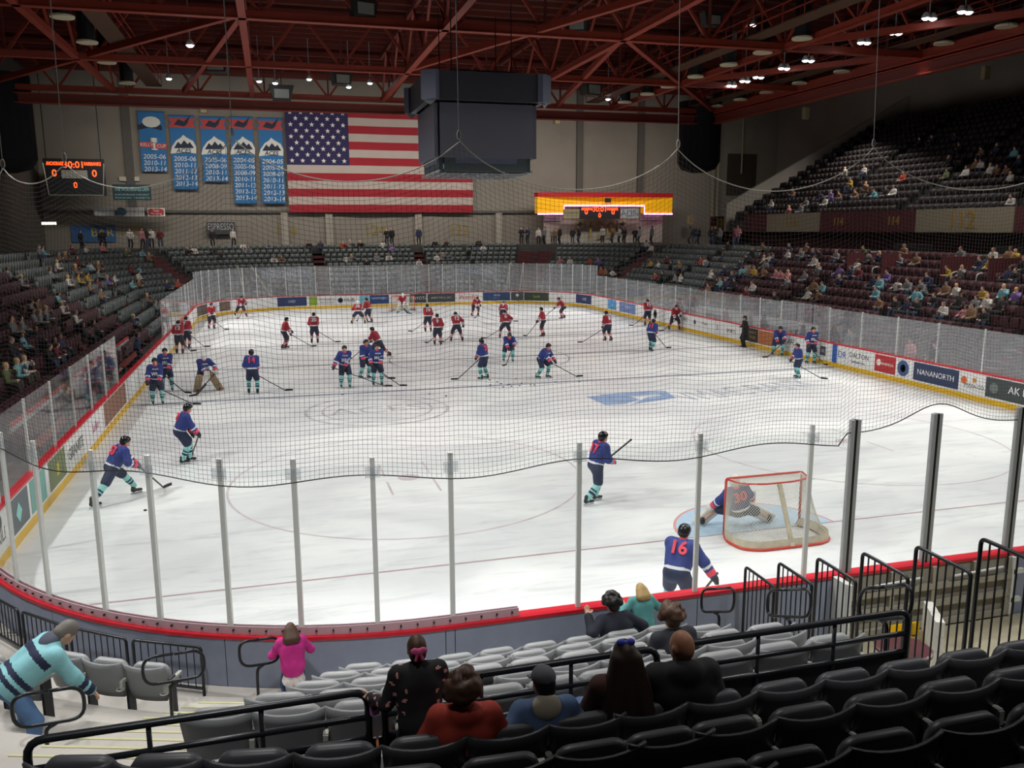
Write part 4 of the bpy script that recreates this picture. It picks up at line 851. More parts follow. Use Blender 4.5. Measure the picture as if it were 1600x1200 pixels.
def skin_mesh(name, prims, h, mats, k=.03, cuts=(), mfn=None):
    """surface nets over the blended distance field -> one continuous mesh"""
    lo, hi = pbounds(prims); lo = lo-2*h-.01; n = np.ceil((hi-lo)/h).astype(int)+3
    ax = [lo[i]+h*np.arange(n[i]) for i in range(3)]; G = np.stack(np.meshgrid(*ax, indexing='ij'), -1)
    D = np.full(tuple(n), 9.); mg = k+2*h
    for p in prims:
        a, b = pbounds([p]); i0 = np.clip(np.floor((a-mg-lo)/h).astype(int), 0, n-1); i1 = np.clip(np.ceil((b+mg-lo)/h).astype(int)+1, 1, n); sl = tuple(slice(u, v) for u, v in zip(i0, i1))
        e = pd(p, G[sl]); d = D[sl]
        if k > 0: hh = np.clip(.5+.5*(d-e)/k, 0, 1); D[sl] = d*(1-hh)+e*hh-k*hh*(1-hh)
        else: D[sl] = np.minimum(d, e)
    for n_, o_ in cuts: D = np.maximum(D, (G-np.asarray(o_, float))@np.asarray(n_, float))
    sh = tuple(n-1)
    c = {o: D[o[0]:o[0]+sh[0], o[1]:o[1]+sh[1], o[2]:o[2]+sh[2]] for o in OFF8}
    neg = sum((c[o] < 0).astype(np.int8) for o in OFF8); act = (neg > 0) & (neg < 8); idx = np.full(sh, -1); A = np.argwhere(act); idx[act] = np.arange(len(A))
    acc = np.zeros((len(A), 3)); cnt = np.zeros(len(A))
    for o in OFF8:
        for ax_ in range(3):
            if o[ax_]: continue
            o2 = list(o); o2[ax_] = 1; o2 = tuple(o2); d0, d1 = c[o][act], c[o2][act]; m = (d0 < 0) != (d1 < 0); t = np.where(m, d0/np.where(m, d0-d1, 1), 0)
            p = np.array(o, float)[None].repeat(len(A), 0); p[:, ax_] += t; acc[m] += p[m]; cnt[m] += 1
    V = lo+h*(A+acc/np.maximum(cnt, 1)[:, None]); F = []
    for a in range(3):
        b, e = (a+1) % 3, (a+2) % 3; s1 = [slice(None)]*3; s2 = [slice(None)]*3; s1[a] = slice(0, -1); s2[a] = slice(1, None); D0, D1 = D[tuple(s1)], D[tuple(s2)]
        I = np.argwhere((D0 < 0) != (D1 < 0)); I = I[(I[:, b] > 0) & (I[:, e] > 0)]
        if not len(I): continue
        def ix(db, de): J = I.copy(); J[:, b] += db; J[:, e] += de; J = np.minimum(J, np.array(sh)-1); return idx[J[:, 0], J[:, 1], J[:, 2]]
        q = np.stack([ix(-1, -1), ix(0, -1), ix(0, 0), ix(-1, 0)], 1); flip = ~(D0[I[:, 0], I[:, 1], I[:, 2]] < 0); q[flip] = q[flip][:, ::-1]; F.append(q[(q >= 0).all(1)])
    F = np.concatenate(F); me = bpy.data.meshes.new(name); me.vertices.add(len(V)); me.vertices.foreach_set('co', V.ravel()); me.loops.add(len(F)*4); me.loops.foreach_set('vertex_index', F.ravel().astype(np.int32))
    me.polygons.add(len(F)); me.polygons.foreach_set('loop_start', np.arange(0, len(F)*4, 4, dtype=np.int32)); me.polygons.foreach_set('use_smooth', np.ones(len(F), bool))
    for m in (mats if isinstance(mats, (list, tuple)) else [mats]): me.materials.append(m)
    if mfn is not None: me.polygons.foreach_set('material_index', mfn(V[F].mean(1)).astype(np.int32))
    me.update(); me.validate(); return me
def unit(v): v = np.asarray(v, float); return v/max(np.linalg.norm(v), 1e-9)
def ik(a, b, l1, l2, pole):
    a, b = np.asarray(a, float), np.asarray(b, float); d = b-a; n = np.linalg.norm(d); n2 = min(n, (l1+l2)*.995); u = d/max(n, 1e-9)
    if n > n2: b = a+u*n2
    x = (l1*l1-l2*l2+n2*n2)/(2*n2); hgt = math.sqrt(max(l1*l1-x*x, 0)); p = np.asarray(pole, float); p = p-u*(p@u); return a+u*x+unit(p)*hgt, b
def skel(hip=(0, 0, .98), lean=10, side=0, twist=0, fl=(-.14, .05, 0), fr=(.14, -.02, 0), hl=(-.25, .35, 1.0), hr=(.25, .35, .95), hyaw=0, hpit=0, sc=1., ank=.09, sit=False, elb=None, kpole=(0, 1, .2)):
    J = {'sc': sc}; hip = np.asarray(hip, float); J['pel'] = hip; l, s, t = math.radians(lean), math.radians(side), math.radians(twist)
    up = unit((math.sin(s), math.sin(l)*math.cos(s), math.cos(l)*math.cos(s))); right = unit(np.array([math.cos(t), math.sin(t), 0])-up*(np.array([math.cos(t), math.sin(t), 0])@up)); fwd = np.cross(up, right)
    J.update(up=up, right=right, fwd=fwd, neck=hip+up*.50*sc, chest=hip+up*.33*sc)
    for q, sg, f, hd in (('l', -1, fl, hl), ('r', 1, fr, hr)):
        J['sh'+q] = hip+up*.45*sc+right*sg*.185*sc; J['hp'+q] = hip+right*sg*.09*sc-up*.02; foot = np.asarray(f, float); an = foot+[0, 0, ank*sc]
        J['kn'+q], J['an'+q] = ik(J['hp'+q], an, .44*sc, .43*sc, np.asarray(kpole, float)+np.array([sg*.25, 0, 0])); J['ft'+q] = foot
        J['el'+q], J['ha'+q] = ik(J['sh'+q], hd, .30*sc, .27*sc, (right*sg*.8-fwd*.6-up*.7) if elb is None else elb)
    y, p = math.radians(hyaw), math.radians(hpit); hf = unit(right*math.sin(y)+fwd*math.cos(y)); hf = unit(np.array([hf[0], hf[1], hf[2]*.4-math.sin(p)])); hr_ = unit(np.cross(hf, (0, 0, 1))); hu = np.cross(hr_, hf)
    J['head'] = J['neck']+unit(up*.7+np.array([0, 0, .3])+fwd*.12)*.155*sc; J['H'] = np.array([hr_, hf, hu]); return J
def hp(J, x, y, z): return J['head']+(np.array([x, y, z])@J['H'])*J['sc']
def P_head(J): s = J['sc']; return [ell(J['head'], (.076*s, .096*s, .112*s), J['H']), ell(hp(J, 0, .02, -.06), (.058*s, .075*s, .06*s), J['H']), cap(J['neck']-J['up']*.05*s, J['head']-J['up']*.05*s, .055*s, .05*s)]
def P_face(J): s = J['sc']; return [cap(hp(J, 0, .09, .0), hp(J, 0, .108, -.03), .010*s, .016*s), ell(hp(J, .078, -.005, -.012), (.012*s, .022*s, .032*s), J['H']), ell(hp(J, -.078, -.005, -.012), (.012*s, .022*s, .032*s), J['H']), ell(hp(J, 0, .085, -.065), (.03*s, .018*s, .012*s), J['H'])]
def P_torso(J, g=1.): s = J['sc']*g; r = J['right']; return [cap(J['pel']-r*.05*s, J['pel']+r*.05*s, .125*s), cap(J['pel']+r*.05*s, J['chest']+r*.075*s, .115*s, .12*s), cap(J['pel']-r*.05*s, J['chest']-r*.075*s, .115*s, .12*s), cap(J['shl'], J['shr'], .066*s)]
def P_arm(J, q, g=1.): s = J['sc']*g; return [cap(J['sh'+q], J['el'+q], .058*s, .045*s), cap(J['el'+q], J['ha'+q], .045*s, .033*s)]
def P_leg(J, q, g=1.): s = J['sc']*g; return [cap(J['hp'+q], J['kn'+q], .092*s, .064*s), cap(J['kn'+q], J['an'+q], .062*s, .042*s)]
def P_foot(J, q, az=0.): s = J['sc']; a = J['an'+q]; d = np.array([math.sin(az), math.cos(az), 0]); z = J['ft'+q][2]; b = np.array([a[0], a[1], z+.045*s]); return [cap(b-d*.05*s, b+d*.14*s, .043*s, .036*s)]
def P_hand(J, q, fine=False, curl=.6):
    s = J['sc']; h = J['ha'+q]; d = unit(h-J['el'+q]); side = unit(np.cross(d, J['up']))*(1 if q == 'r' else -1); nrm = np.cross(side, d); out = [ell(h+d*.045*s, (.042*s, .052*s, .020*s), np.array([side, d, nrm]))]
    for i in range(4):
        b = h+d*.085*s+side*(i-1.5)*.021*s; ln = (.065, .075, .07, .055)[i]*s; m = b+d*ln*.5*math.cos(curl*.5)-nrm*ln*.5*math.sin(curl*.5); e = m+d*ln*.5*math.cos(curl*1.3)-nrm*ln*.5*math.sin(curl*1.3); out += [cap(b, m, .0105*s, .0095*s), cap(m, e, .0095*s, .008*s)]
    tb = h+d*.02*s-side*.035*s; tm = tb+unit(d-side*.9)*.045*s; return out+[cap(tb, tm, .013*s, .011*s), cap(tm, tm+unit(d-side*.2)*.035*s, .011*s, .009*s)]
m_skin = [mat('skin_a', 'c69a83', .55), mat('skin_b', '9a6a50', .55), mat('skin_c', 'd8ae98', .55), mat('skin_d', '6e4a38', .55)]
m_hair = {'k': mat('hair_black', '15110f', .5), 'b': mat('hair_brown', '4a3020', .55), 'd': mat('hair_darkbrown', '2a1b14', .55), 'y': mat('hair_blond', 'bd9d68', .5), 'g': mat('hair_grey', '6d6862', .6)}
def body_mesh(J, h, m, hands=True, fine=False):
    pr = P_torso(J, .86)
    for q in 'lr': pr += P_leg(J, q, .8)
    for q in 'lr': pr += P_arm(J, q, .82)
    pr += P_head(J); return pr+(P_face(J))+((P_hand(J, 'l')+P_hand(J, 'r')) if hands else [])
# ---- hockey gear
BLUE = dict(j=mat('jersey_blue', '22357e', .75, noise=.1, scale=8), p=mat('pants_navy', '1c2748', .75), s=mat('sock_teal', '8fd0cb', .8), s2=mat('sock_navy', '1c2648', .8), t=mat('trim_pink', 'e8485e', .7), w=mat('trim_white', 'dfe3ea', .7), g=mat('glove_dark', '23262c', .6), h=mat('helmet_black', '14161a', .25))
RED = dict(j=mat('jersey_red', '9c1c2c', .75, noise=.1, scale=8), p=mat('pants_slate', '262b40', .75), s=mat('sock_red', '7e1c26', .8), s2=mat('sock_white', 'd8d2d0', .8), t=mat('trim_white', 'dfe3ea', .7), w=mat('trim_white', 'dfe3ea', .7), g=mat('glove_dark', '23262c', .6), h=mat('helmet_black', '14161a', .25))
m_boot = mat('skate_boot', '17181b', .4); m_blade = mat('skate_blade', 'b8bcc2', .25, .8); m_stick = mat('stick_shaft', '2b2b2e', .45); m_tape = mat('stick_tape', '17171a', .8); m_pad = mat('pad_tan', '9a8468', .7, noise=.12, scale=6); m_padw = mat('pad_white', 'd5d3cc', .7); m_hw = mat('mask_white', 'e2e2e0', .35); m_puck = mat('puck_rubber', '101012', .6)
def textrot(x, y): x, y = unit(x), unit(y); z = np.cross(x, y); return Matrix((x, y, z)).transposed().to_euler()
def stick(parent_mat, a, heel, bdir, label, goalie=False):
    a, heel, bdir = (np.asarray(v, float) for v in (a, heel, bdir)); M = np.array(parent_mat); tw = lambda p: (M@np.append(p, 1))[:3]
    A, Hh, Bd = tw(a), tw(heel), M[:3, :3]@unit(bdir); t = empty('hockey_stick', tuple(Hh), 0, label, 'hockey stick', 'hockey sticks on the ice'); A = A-Hh
    mb = MB(); mb.bar((0, 0, .02), A, .024, .032); mb.build('shaft', m_stick, t)
    mb = MB(); e = Bd*.30; mb.bar((0, 0, .035), e*.5+[0, 0, .035], .016, .075); mb.bar(e*.5+[0, 0, .035], e+np.cross(Bd, (0, 0, 1))*.03+[0, 0, .035], .016, .07); mb.build('blade', m_tape, t)
    if goalie: mb = MB(); mb.bar(A*.03, A*.45, .03, .09); mb.build('paddle', m_stick, t)
    return t
def player(team, x, y, az, J, label, h=.028, num=None, front=None, goalie=False, name='hockey_player', skin=0, stk=None, slabel='', footaz=(0, 0), helmet=None, padm=None):
    t = empty(name, (x, y, 0), -math.radians(az), label, 'person', 'skaters'); T = team; s = J['sc']; up, rt, fw = J['up'], J['right'], J['fwd']
    link('body', skin_mesh('body', body_mesh(J, h, None, hands=False), max(h, .026), m_skin[skin], .03), t)
    pr = [cap(J['pel']-rt*.06*s+up*.02, J['chest']-rt*.09*s, .155*s, .165*s), cap(J['pel']+rt*.06*s+up*.02, J['chest']+rt*.09*s, .155*s, .165*s), cap(J['shl']+rt*.01, J['shr']-rt*.01, .105*s), ell(J['chest']+up*.06*s, (.2*s, .155*s, .15*s), np.array([rt, fw, up]))]
    for q in 'lr': pr += [cap(J['sh'+q], J['el'+q], .100*s, .088*s), cap(J['el'+q], J['ha'+q]-unit(J['ha'+q]-J['el'+q])*.05, .088*s, .082*s)]
    def jm(c):
        v = (c-J['pel'])@up; out = np.zeros(len(c)); lat = np.abs((c-J['pel'])@rt)
        da = np.minimum(*[pd(pr[i], c) for i in (5, 7)]); dt = np.minimum(np.minimum(pd(pr[0], c), pd(pr[1], c)), pd(pr[3], c)); arm = da < dt-.01
        ta = np.where(np.linalg.norm(c-J['hal'], axis=1) < np.linalg.norm(c-J['har'], axis=1), np.linalg.norm(c-J['hal'], axis=1), np.linalg.norm(c-J['har'], axis=1))
        out[arm & (ta < .15*s) & (ta > .08*s)] = 1; out[arm & (ta < .24*s) & (ta > .19*s)] = 2
        body = ~arm; out[body & (v < -.06*s)] = 1 if T is BLUE else 0; out[body & (v > .0*s) & (v < .055*s)] = 2
        if T is RED: out[body & (v > -.08*s) & (v < -.03*s)] = 2
        nk = np.linalg.norm(c-J['neck'], axis=1); out[(nk < .105*s)] = 1; return out
    jer = link('jersey', skin_mesh('jersey', pr, h, [T['j'], T['t'], T['w']], .05*s, [(-up, J['pel']-up*.13*s)], jm), t)
    pp = [cap(J['pel']-rt*.05*s-up*.03, J['pel']+rt*.05*s-up*.03, .15*s)]
    for q in 'lr': pp += [cap(J['hp'+q], J['kn'+q]+unit(J['hp'+q]-J['kn'+q])*.06, .135*s, .118*s)]
    link('pants', skin_mesh('pants', pp, h, T['p'], .05*s), t)
    for q in 'lr':
        kn, an = J['kn'+q], J['an'+q]; L_ = np.linalg.norm(an-kn)
        if not goalie:
            def sm(c, kn=kn, an=an): v = (c-kn)@(an-kn)/((an-kn)@(an-kn)); return np.where(((v > .36) & (v < .46)) | ((v > .54) & (v < .68)), 1, 0)
            link('sock', skin_mesh('sock', [cap(kn, kn+(an-kn)*.5, .088*s, .084*s), cap(kn+(an-kn)*.5, an, .084*s, .062*s)], h*.9, [T['s'], T['s2']], .02, (), sm), t)
        else:
            d = unit(an-kn); f = unit(fw-d*(fw@d)); sd = np.cross(d, f); link('leg_pad', skin_mesh('leg_pad', [rbox(kn+d*.20*s+f*.07*s, (.14*s, .075*s, .40*s), .05, np.array([sd, f, d])), rbox(kn-d*.13*s+f*.05*s, (.13*s, .08*s, .16*s), .05, np.array([sd, f, d]))], h, padm or m_padw, .04), t)
        aa = math.radians(footaz[0 if q == 'l' else 1]); d = np.array([math.sin(aa), math.cos(aa), 0]); z0 = J['ft'+q][2]; b = np.array([an[0], an[1], z0])
        bt = link('skate', skin_mesh('skate', [cap(b-d*.045+[0, 0, .10], b+d*.16+[0, 0, .085], .047*s, .036*s), cap(b-d*.03+[0, 0, .1], an+[0, 0, .05]-d*.02, .05*s, .055*s)], h*.85, m_boot, .03), t)
        mb = MB(); mb.bar(b-d*.10+[0, 0, .018], b+d*.19+[0, 0, .018], .008, .036); mb.bar(b-d*.06+[0, 0, .045], b-d*.0+[0, 0, .045], .02, .04); mb.bar(b+d*.1+[0, 0, .045], b+d*.15+[0, 0, .045], .02, .04); mb.build('blade', m_blade, bt)
        hd = J['ha'+q]; dd = unit(hd-J['el'+q]); g = [cap(hd-dd*.07, hd+dd*.02, .070*s, .062*s), ell(hd+dd*.065*s, (.058*s, .062*s, .052*s)), cap(hd+dd*.05*s, hd+dd*.09*s+unit(np.cross(dd, up))*(.05 if q == 'l' else -.05), .022*s)]
        for i in range(4): b0 = hd+dd*.08*s+unit(np.cross(dd, up))*(i-1.5)*.026*s; g.append(cap(b0, b0+dd*.04*s-up*.03*s, .017*s, .015*s))
        if goalie and q == 'l': g.append(ell(hd+dd*.08, (.10, .12, .09)))
        if goalie and q == 'r': g.append(rbox(hd+dd*.02+fw*.07, (.11, .03, .18), .02))
        link('glove', skin_mesh('glove', g, h*.85, (m_padw if goalie else T['g']), .03), t)
    H = J['H']; hm = helmet or (m_hw if goalie else T['h'])
    if goalie: link('mask', skin_mesh('mask', [ell(hp(J, 0, 0, .01), (.112*s, .135*s, .15*s), H)], h*.7, hm, 0), t)
    else: link('helmet', skin_mesh('helmet', [ell(hp(J, 0, -.012, .045), (.106*s, .128*s, .108*s), H), ell(hp(J, 0, -.05, -.01), (.10*s, .085*s, .085*s), H)], h*.7, hm, .03, [(unit(H[1]*.7-H[2]*.72), hp(J, 0, .055, .03))]), t)
    if num:
        o = J['chest']-fw*.178*s+up*.02*s; text(num, 'number', T['t'] if T is BLUE else T['w'], jer, tuple(o), textrot(rt, up), .30*s, .012, bold=.008)
        if T is RED: text('FAIRBANKS', 'name_line', T['w'], jer, tuple(o+up*.21*s+fw*.03), textrot(rt, up), .09*s, .012, width=.28*s)
    if front:
        o = J['chest']+fw*.178*s; text(front, 'script', T['w'], jer, tuple(o-up*.10*s), textrot(-rt, up), .20*s, .012, shear=.25, bold=.006, width=.34*s); text('Alaska', 'script_small', T['w'], jer, tuple(o+up*.10*s), textrot(-rt, up), .09*s, .012, shear=.25)
    if stk:
        M = Matrix.Translation((x, y, 0))@Matrix.Rotation(-math.radians(az), 4, 'Z'); stick(M, stk[0], stk[1], stk[2], slabel, goalie)
    return t
# ================================================================== GOALS, PUCKS, SKATERS, NEAR SPECTATORS
m_goalred = mat('goal_red', 'c23322', .4); m_goalnet = mat('goal_net', 'c9c5b8', .8); m_skirt = mat('goal_skirt', 'b9b09a', .85, noise=.15, scale=8)
def goal(x, y, rz, label, cell):
    t = empty('hockey_goal', (x, y, 0), rz, label, 'goal')      # mouth faces +y, net behind at -y
    r = .03; hw = .915; H_ = 1.22; mb = MB(); mb.tube(bend([(-hw, 0, 0), (-hw, 0, H_), (hw, 0, H_), (hw, 0, 0)], .06), r, 10); mb.build('front_frame', m_goalred, t, True)
    base = [(-hw, 0), (-hw-.22, -.45), (-hw-.12, -.95), (-hw+.2, -1.12), (hw-.2, -1.12), (hw+.12, -.95), (hw+.22, -.45), (hw, 0)]
    mb = MB(); mb.tube(bend([(u, v, .03) for u, v in base], .25), .03, 8); mb.build('base_frame', m_goalred, t, True)
    top = [(-hw, 0), (-hw+.12, -.42), (-.35, -.56), (.35, -.56), (hw-.12, -.42), (hw, 0)]
    mb = MB(); mb.tube(bend([(u, v, H_) for u, v in top], .15), .02, 8); mb.build('top_frame', m_goalred, t, True)
    mb = MB(); mb.bar((0, -.56, H_-.02), (0, -1.12, .04), .09, .05); mb.build('centre_post', m_skirt, t)
    # netting: back wall, roof and the tucked skirt
    def lp(pts, n): 
        P = np.array(pts); seg = np.r_[0, np.cumsum(np.linalg.norm(np.diff(P, axis=0), axis=1))]; u = np.linspace(0, seg[-1], n); return np.stack([np.interp(u, seg, P[:, i]) for i in range(2)], 1)
    n = int(3.6/cell); A = lp(top, n); B = lp(base, n); m = int(1.5/cell); mb = MB(); rr = .003
    grid = [[np.array([*(A[i]*(1-v)+B[i]*v+np.array([0, .16])*math.sin(math.pi*v)*(-B[i][1]/1.1)), H_*(1-v)]) for i in range(n)] for v in np.linspace(0, .97, m)]
    for j in range(m-1):       # diamond mesh
        for i in range(n-1):
            mb.bar(grid[j][i], grid[j+1][i+1], rr*2, rr*2); mb.bar(grid[j][i+1], grid[j+1][i], rr*2, rr*2)
    o = mb.build('back_net', m_goalnet, t); o['kind'] = 'stuff'
    mb = MB(); k = int(.56/cell)+1
    for i in range(0, n):
        u = A[i]; mb.bar((u[0], u[1], H_), (u[0], 0, H_), rr*2, rr*2)
    for q in range(1, k): v = -q*cell; mb.bar((-hw+.05, v, H_), (hw-.05, v, H_), rr*2, rr*2)
    o = mb.build('roof_net', m_goalnet, t); o['kind'] = 'stuff'
    mb = MB(); b2 = bend([(u, v, 0) for u, v in base], .25); V = []; F = []
    for p in b2: V += [(p[0], p[1], .05), (p[0]*.99, p[1]*.99+.01, .20), (p[0]*.88, p[1]*.86, .045)]
    for i in range(len(b2)-1):
        for q in range(3): F.append((i*3+q, (i+1)*3+q, (i+1)*3+(q+1) % 3, i*3+(q+1) % 3))
    mb.add(V, F); mb.build('net_skirt', m_skirt, t)
    return t
gn = onZ(1126, 831, 0); goal(W/2+.03, G1, 0, 'red framed hockey goal with white net, nearest the camera', .066); goal(W/2, G2, math.pi, 'small red framed hockey goal at the far end', .09)
# pucks
PUCKS = [(227, 798), (799, 604), (777, 597), (783, 600), (793, 602), (812, 603), (815, 599), (806, 592), (829, 602), (835, 602), (868, 597), (905, 597), (862, 590), (796, 601), (671, 616), (697, 619), (766, 602), (786, 605), (535, 617), (765, 594)]
pm = None
pord = sorted(range(len(PUCKS)), key=lambda i: PUCKS[i][0])
for rank, i in enumerate(pord):
    p = onZ(*PUCKS[i], 0); mb = MB()
    if pm is None: mb.lathe([(.037, 0), (.038, .004), (.038, .021), (.037, .0254)], n=14); pm = mb.mesh('puck', m_puck)
    o = link('puck', pm, None, (p[0], p[1], .001)); tag(o, 'black rubber puck on the ice, %s puck counted from the left' % ORD[rank], 'puck', 'pucks on the ice')
def at(px, py):
    p = onZ(px, py, 0); x = min(max(p[0], .45), W-.48)
    if x != p[0]: r = sight(px, py); return float(x), float(CAM[1]+(x-CAM[0])*r[1]/r[0])
    return float(p[0]), float(p[1])
S_ = dict(
 stand=dict(hip=(0, 0, 1.0), lean=12, fl=(-.17, .06, 0), fr=(.17, -.04, 0), hl=(-.22, .30, .98), hr=(.28, .28, .95), ank=.15),
 spread=dict(hip=(0, 0, .93), lean=22, fl=(-.32, .1, 0), fr=(.32, -.05, 0), hl=(-.26, .38, .95), hr=(.30, .40, .82), ank=.15),
 stride=dict(hip=(0, 0, .88), lean=30, fl=(-.25, .45, 0), fr=(.30, -.48, .06), hl=(-.22, .50, .98), hr=(.28, .48, .85), ank=.15, hpit=5),
 bend=dict(hip=(0, -.05, .88), lean=48, fl=(-.2, .15, 0), fr=(.2, -.12, 0), hl=(-.15, .62, .85), hr=(.22, .66, .68), ank=.15, hpit=10),
 glide=dict(hip=(0, 0, .96), lean=16, fl=(-.12, .10, 0), fr=(.13, -.14, 0), hl=(-.20, .42, 1.02), hr=(.24, .30, .85), ank=.15))
def SK(k, **kw): d = dict(S_[k]); d.update(kw); return skel(**d)
def pl(team, px, py, az, pose, lab, num=None, front=None, st=None, sl=None, h=.032, dxy=(0, 0), **kw):
    x, y = at(px, py); a = {k: kw.pop(k) for k in ('goalie', 'skin', 'name', 'helmet', 'footaz', 'padm') if k in kw}
    J = SK(pose, **kw); stk = None
    if st is not None:     # stick: blade spot on the ice in the skater's own frame; the hands close on its shaft
        hx, hy = st; top = J['har'] if abs(hx) < 9 and hx < 0 else J['hal']; low = J['hal'] if top is J['har'] else J['har']
        tp = top+unit(top-J['el'+('r' if top is J['har'] else 'l')])*.06; heel = np.array([hx, hy, 0.]); d = unit(heel-tp); 
        q = 'l' if top is J['har'] else 'r'; grip = tp+d*.42; pol = J['right']*(-1 if q == 'l' else 1)*.8-J['fwd']*.5-J['up']*.7
        J['el'+q], J['ha'+q] = ik(J['sh'+q], grip-unit(grip-J['sh'+q])*.05, .30*J['sc'], .27*J['sc'], pol); bd = np.array([hx, hy, 0])-np.array([tp[0], tp[1], 0]); bd = unit(np.array([bd[0]*.6+.2*np.sign(hx), bd[1]*.6+.25, 0])); stk = (tp-d*.12, heel, bd)
    return player(team, x, y, az, J, lab, h, num, front, stk=stk, slabel=sl or ('hockey stick held by '+lab), **a)
# red side, far half
pl(RED, 445, 545, 80, 'glide', 'skater in red facing right at the far left, gloves forward', st=(-.1, 1.5), sl='hockey stick of the red skater facing right at far left')
pl(RED, 492, 537, 5, 'stand', 'red skater seen from behind, alone at far left, stick to right', num='20', st=(1.15, .35), sl='hockey stick pointing right at the far left')
pl(RED, 560, 506, 8, 'spread', 'red goaltender from behind with wide pads, left of far goal', num='35', goalie=True, padm=m_padw, fl=(-.45, .0, 0), fr=(.45, 0, 0), hip=(0, 0, .84), st=(.5, .9), sl='goaltender stick of red number 35')
pl(RED, 577, 504, -50, 'glide', 'red skater turned left just right of number 35', st=(.3, 1.2), sl='hockey stick of the red skater right of number 35')
pl(RED, 629, 489, 178, 'spread', 'red goaltender in white mask crouching in the far goal', goalie=True, hip=(0, 0, .80), fl=(-.42, .05, 0), fr=(.42, .05, 0), st=(-.3, .7), sl='goaltender stick in the far goal')
pl(RED, 669, 519, 0, 'stand', 'red skater from behind, just left of and beyond another, centre', num='19', st=(-.9, .6), sl='hockey stick of the farther one of the centre red pair')
pl(RED, 684, 540, 8, 'stand', 'red skater from behind, front one of the overlapping centre pair', num='9', st=(-.5, 1.1), sl='hockey stick of the front one of the centre red pair')
pl(RED, 714, 534, -4, 'spread', 'red skater from behind with arms apart at mid ice', num='12', hl=(-.42, .1, .95), hr=(.42, .1, .95), hip=(0, 0, .97), st=(-.75, .15), sl='hockey stick of the red skater with arms apart')
pl(RED, 742, 494, 165, 'bend', 'red skater with pale socks bending before the far boards', num=None, st=(.5, 1.1), sl='hockey stick of the bending skater at the far boards')
pl(RED, 786, 505, 25, 'bend', 'red skater bending behind number 6', num='7', st=(.6, 1.1), sl='hockey stick of the red skater behind number 6')
pl(RED, 790, 529, 0, 'spread', 'red skater from behind directly above the bending blue skater', num='6', hl=(-.40, .2, .98), hr=(.33, .12, .95), st=(-1.1, .4), sl='hockey stick pointing left above the bending blue skater')
pl(RED, 849, 526, -75, 'stand', 'upright red skater turned left, right of number 6', st=(.3, 1.0), sl='hockey stick of the upright red skater right of number 6')
pl(RED, 880, 498, -80, 'bend', 'red skater reaching left near the far right boards', lean=38, st=(-.2, 1.6), sl='hockey stick reaching left near the far right boards')
pl(RED, 950, 533, -25, 'glide', 'red skater from behind with stick out left, right half', num='8', st=(-1.5, .6), sl='hockey stick held out left in the right half')
pl(RED, 1012, 509, 0, 'stand', 'red skater from behind standing by the far right boards', num='13', st=(-.9, .35), sl='hockey stick of red number 13 by the right boards')
pl(RED, 1053, 515, 185, 'spread', 'red skater stretching with legs apart at right boards', lean=32, st=(.95, .5), sl='hockey stick of the stretching red skater')
pl(RED, 281, 553, 12, 'stand', 'red skater from behind at the left boards, nearer of two', num='12', st=(.3, .9), sl='hockey stick of the nearer red skater at left boards')
pl(RED, 292, 545, 25, 'stand', 'red skater at the left boards, farther of two', num='7', st=(.6, .8), sl='hockey stick of the farther red skater at left boards')
pl(RED, 331, 514, 150, 'glide', 'red skater gliding in the far left corner', st=(-.4, 1.0), sl='hockey stick in the far left corner')
pl(RED, 377, 495, 160, 'stride', 'red skater turning before the far left boards', st=(.5, 1.0), sl='hockey stick of the skater at far left boards')
pl(RED, 592, 560, -60, 'stride', 'brownish red skater striding left behind the blue pair', st=(-.4, 1.3), sl='hockey stick of the striding red skater behind blue pair')
# blue side, near half
pl(BLUE, 289, 724, 78, 'bend', 'blue skater with teal socks leaning right, near left, knees bent', num='21', h=.022, lean=24, hip=(0, -.08, .95), fl=(-.1, .14, 0), fr=(.1, -.06, 0), hl=(-.16, .42, .96), hr=(.2, .38, .84), st=(-.65, .25), sl='hockey stick trailing behind the near left blue skater')
pl(BLUE, 180, 783, 62, 'stride', 'blue skater in a wide stride beside the left boards', num='53', h=.022, fl=(-.28, .62, 0), fr=(.30, -.62, .03), hip=(0, 0, .86), lean=34, st=(-.2, 1.25), sl='hockey stick of the wide striding blue skater')
pl(BLUE, 247, 632, 172, 'stand', 'blue skater facing the camera at the left boards', front='Wolf', h=.026, hl=(-.12, .38, .95), hr=(.3, .34, .95), st=(-1.2, .6), sl='hockey stick of the front blue skater at left boards')
pl(BLUE, 262, 611, 170, 'stand', 'blue skater half hidden behind another at the left boards', front='Wolf', st=(-.6, .8), sl='hockey stick of the half hidden blue skater')
pl(BLUE, 320, 611, 165, 'spread', 'blue goaltender with tan leg pads leaning forward', front='Wolf', h=.026, goalie=True, padm=m_pad, hip=(0, 0, .86), lean=28, fl=(-.55, .1, 0), fr=(.30, .0, 0), hl=(-.42, .35, .85), hr=(.40, .30, .85), st=(.5, .8), sl='goaltender stick of the blue goaltender')
pl(BLUE, 396, 616, 5, 'stand', 'blue skater with white back seen from behind', num='14', h=.026, st=(1.2, .45), sl='hockey stick pointing right from the white backed blue skater')
pl(BLUE, 540, 606, 178, 'stand', 'blue skater facing camera with arms out holding stick level', front='Wolf', h=.026, hl=(-.45, .18, .95), hr=(.45, .18, .95), st=(-1.6, .25), sl='hockey stick held by the blue skater with arms out')
pl(BLUE, 590, 602, 176, 'stand', 'blue skater facing camera, right one of the pair', front='Wolf', h=.026, st=(-.85, .5), sl='hockey stick of the right one of the blue pair')
pl(BLUE, 570, 591, 150, 'glide', 'blue skater partly hidden behind the facing pair', h=.03, st=(-.6, .9), sl='hockey stick of the hidden blue skater behind the pair')
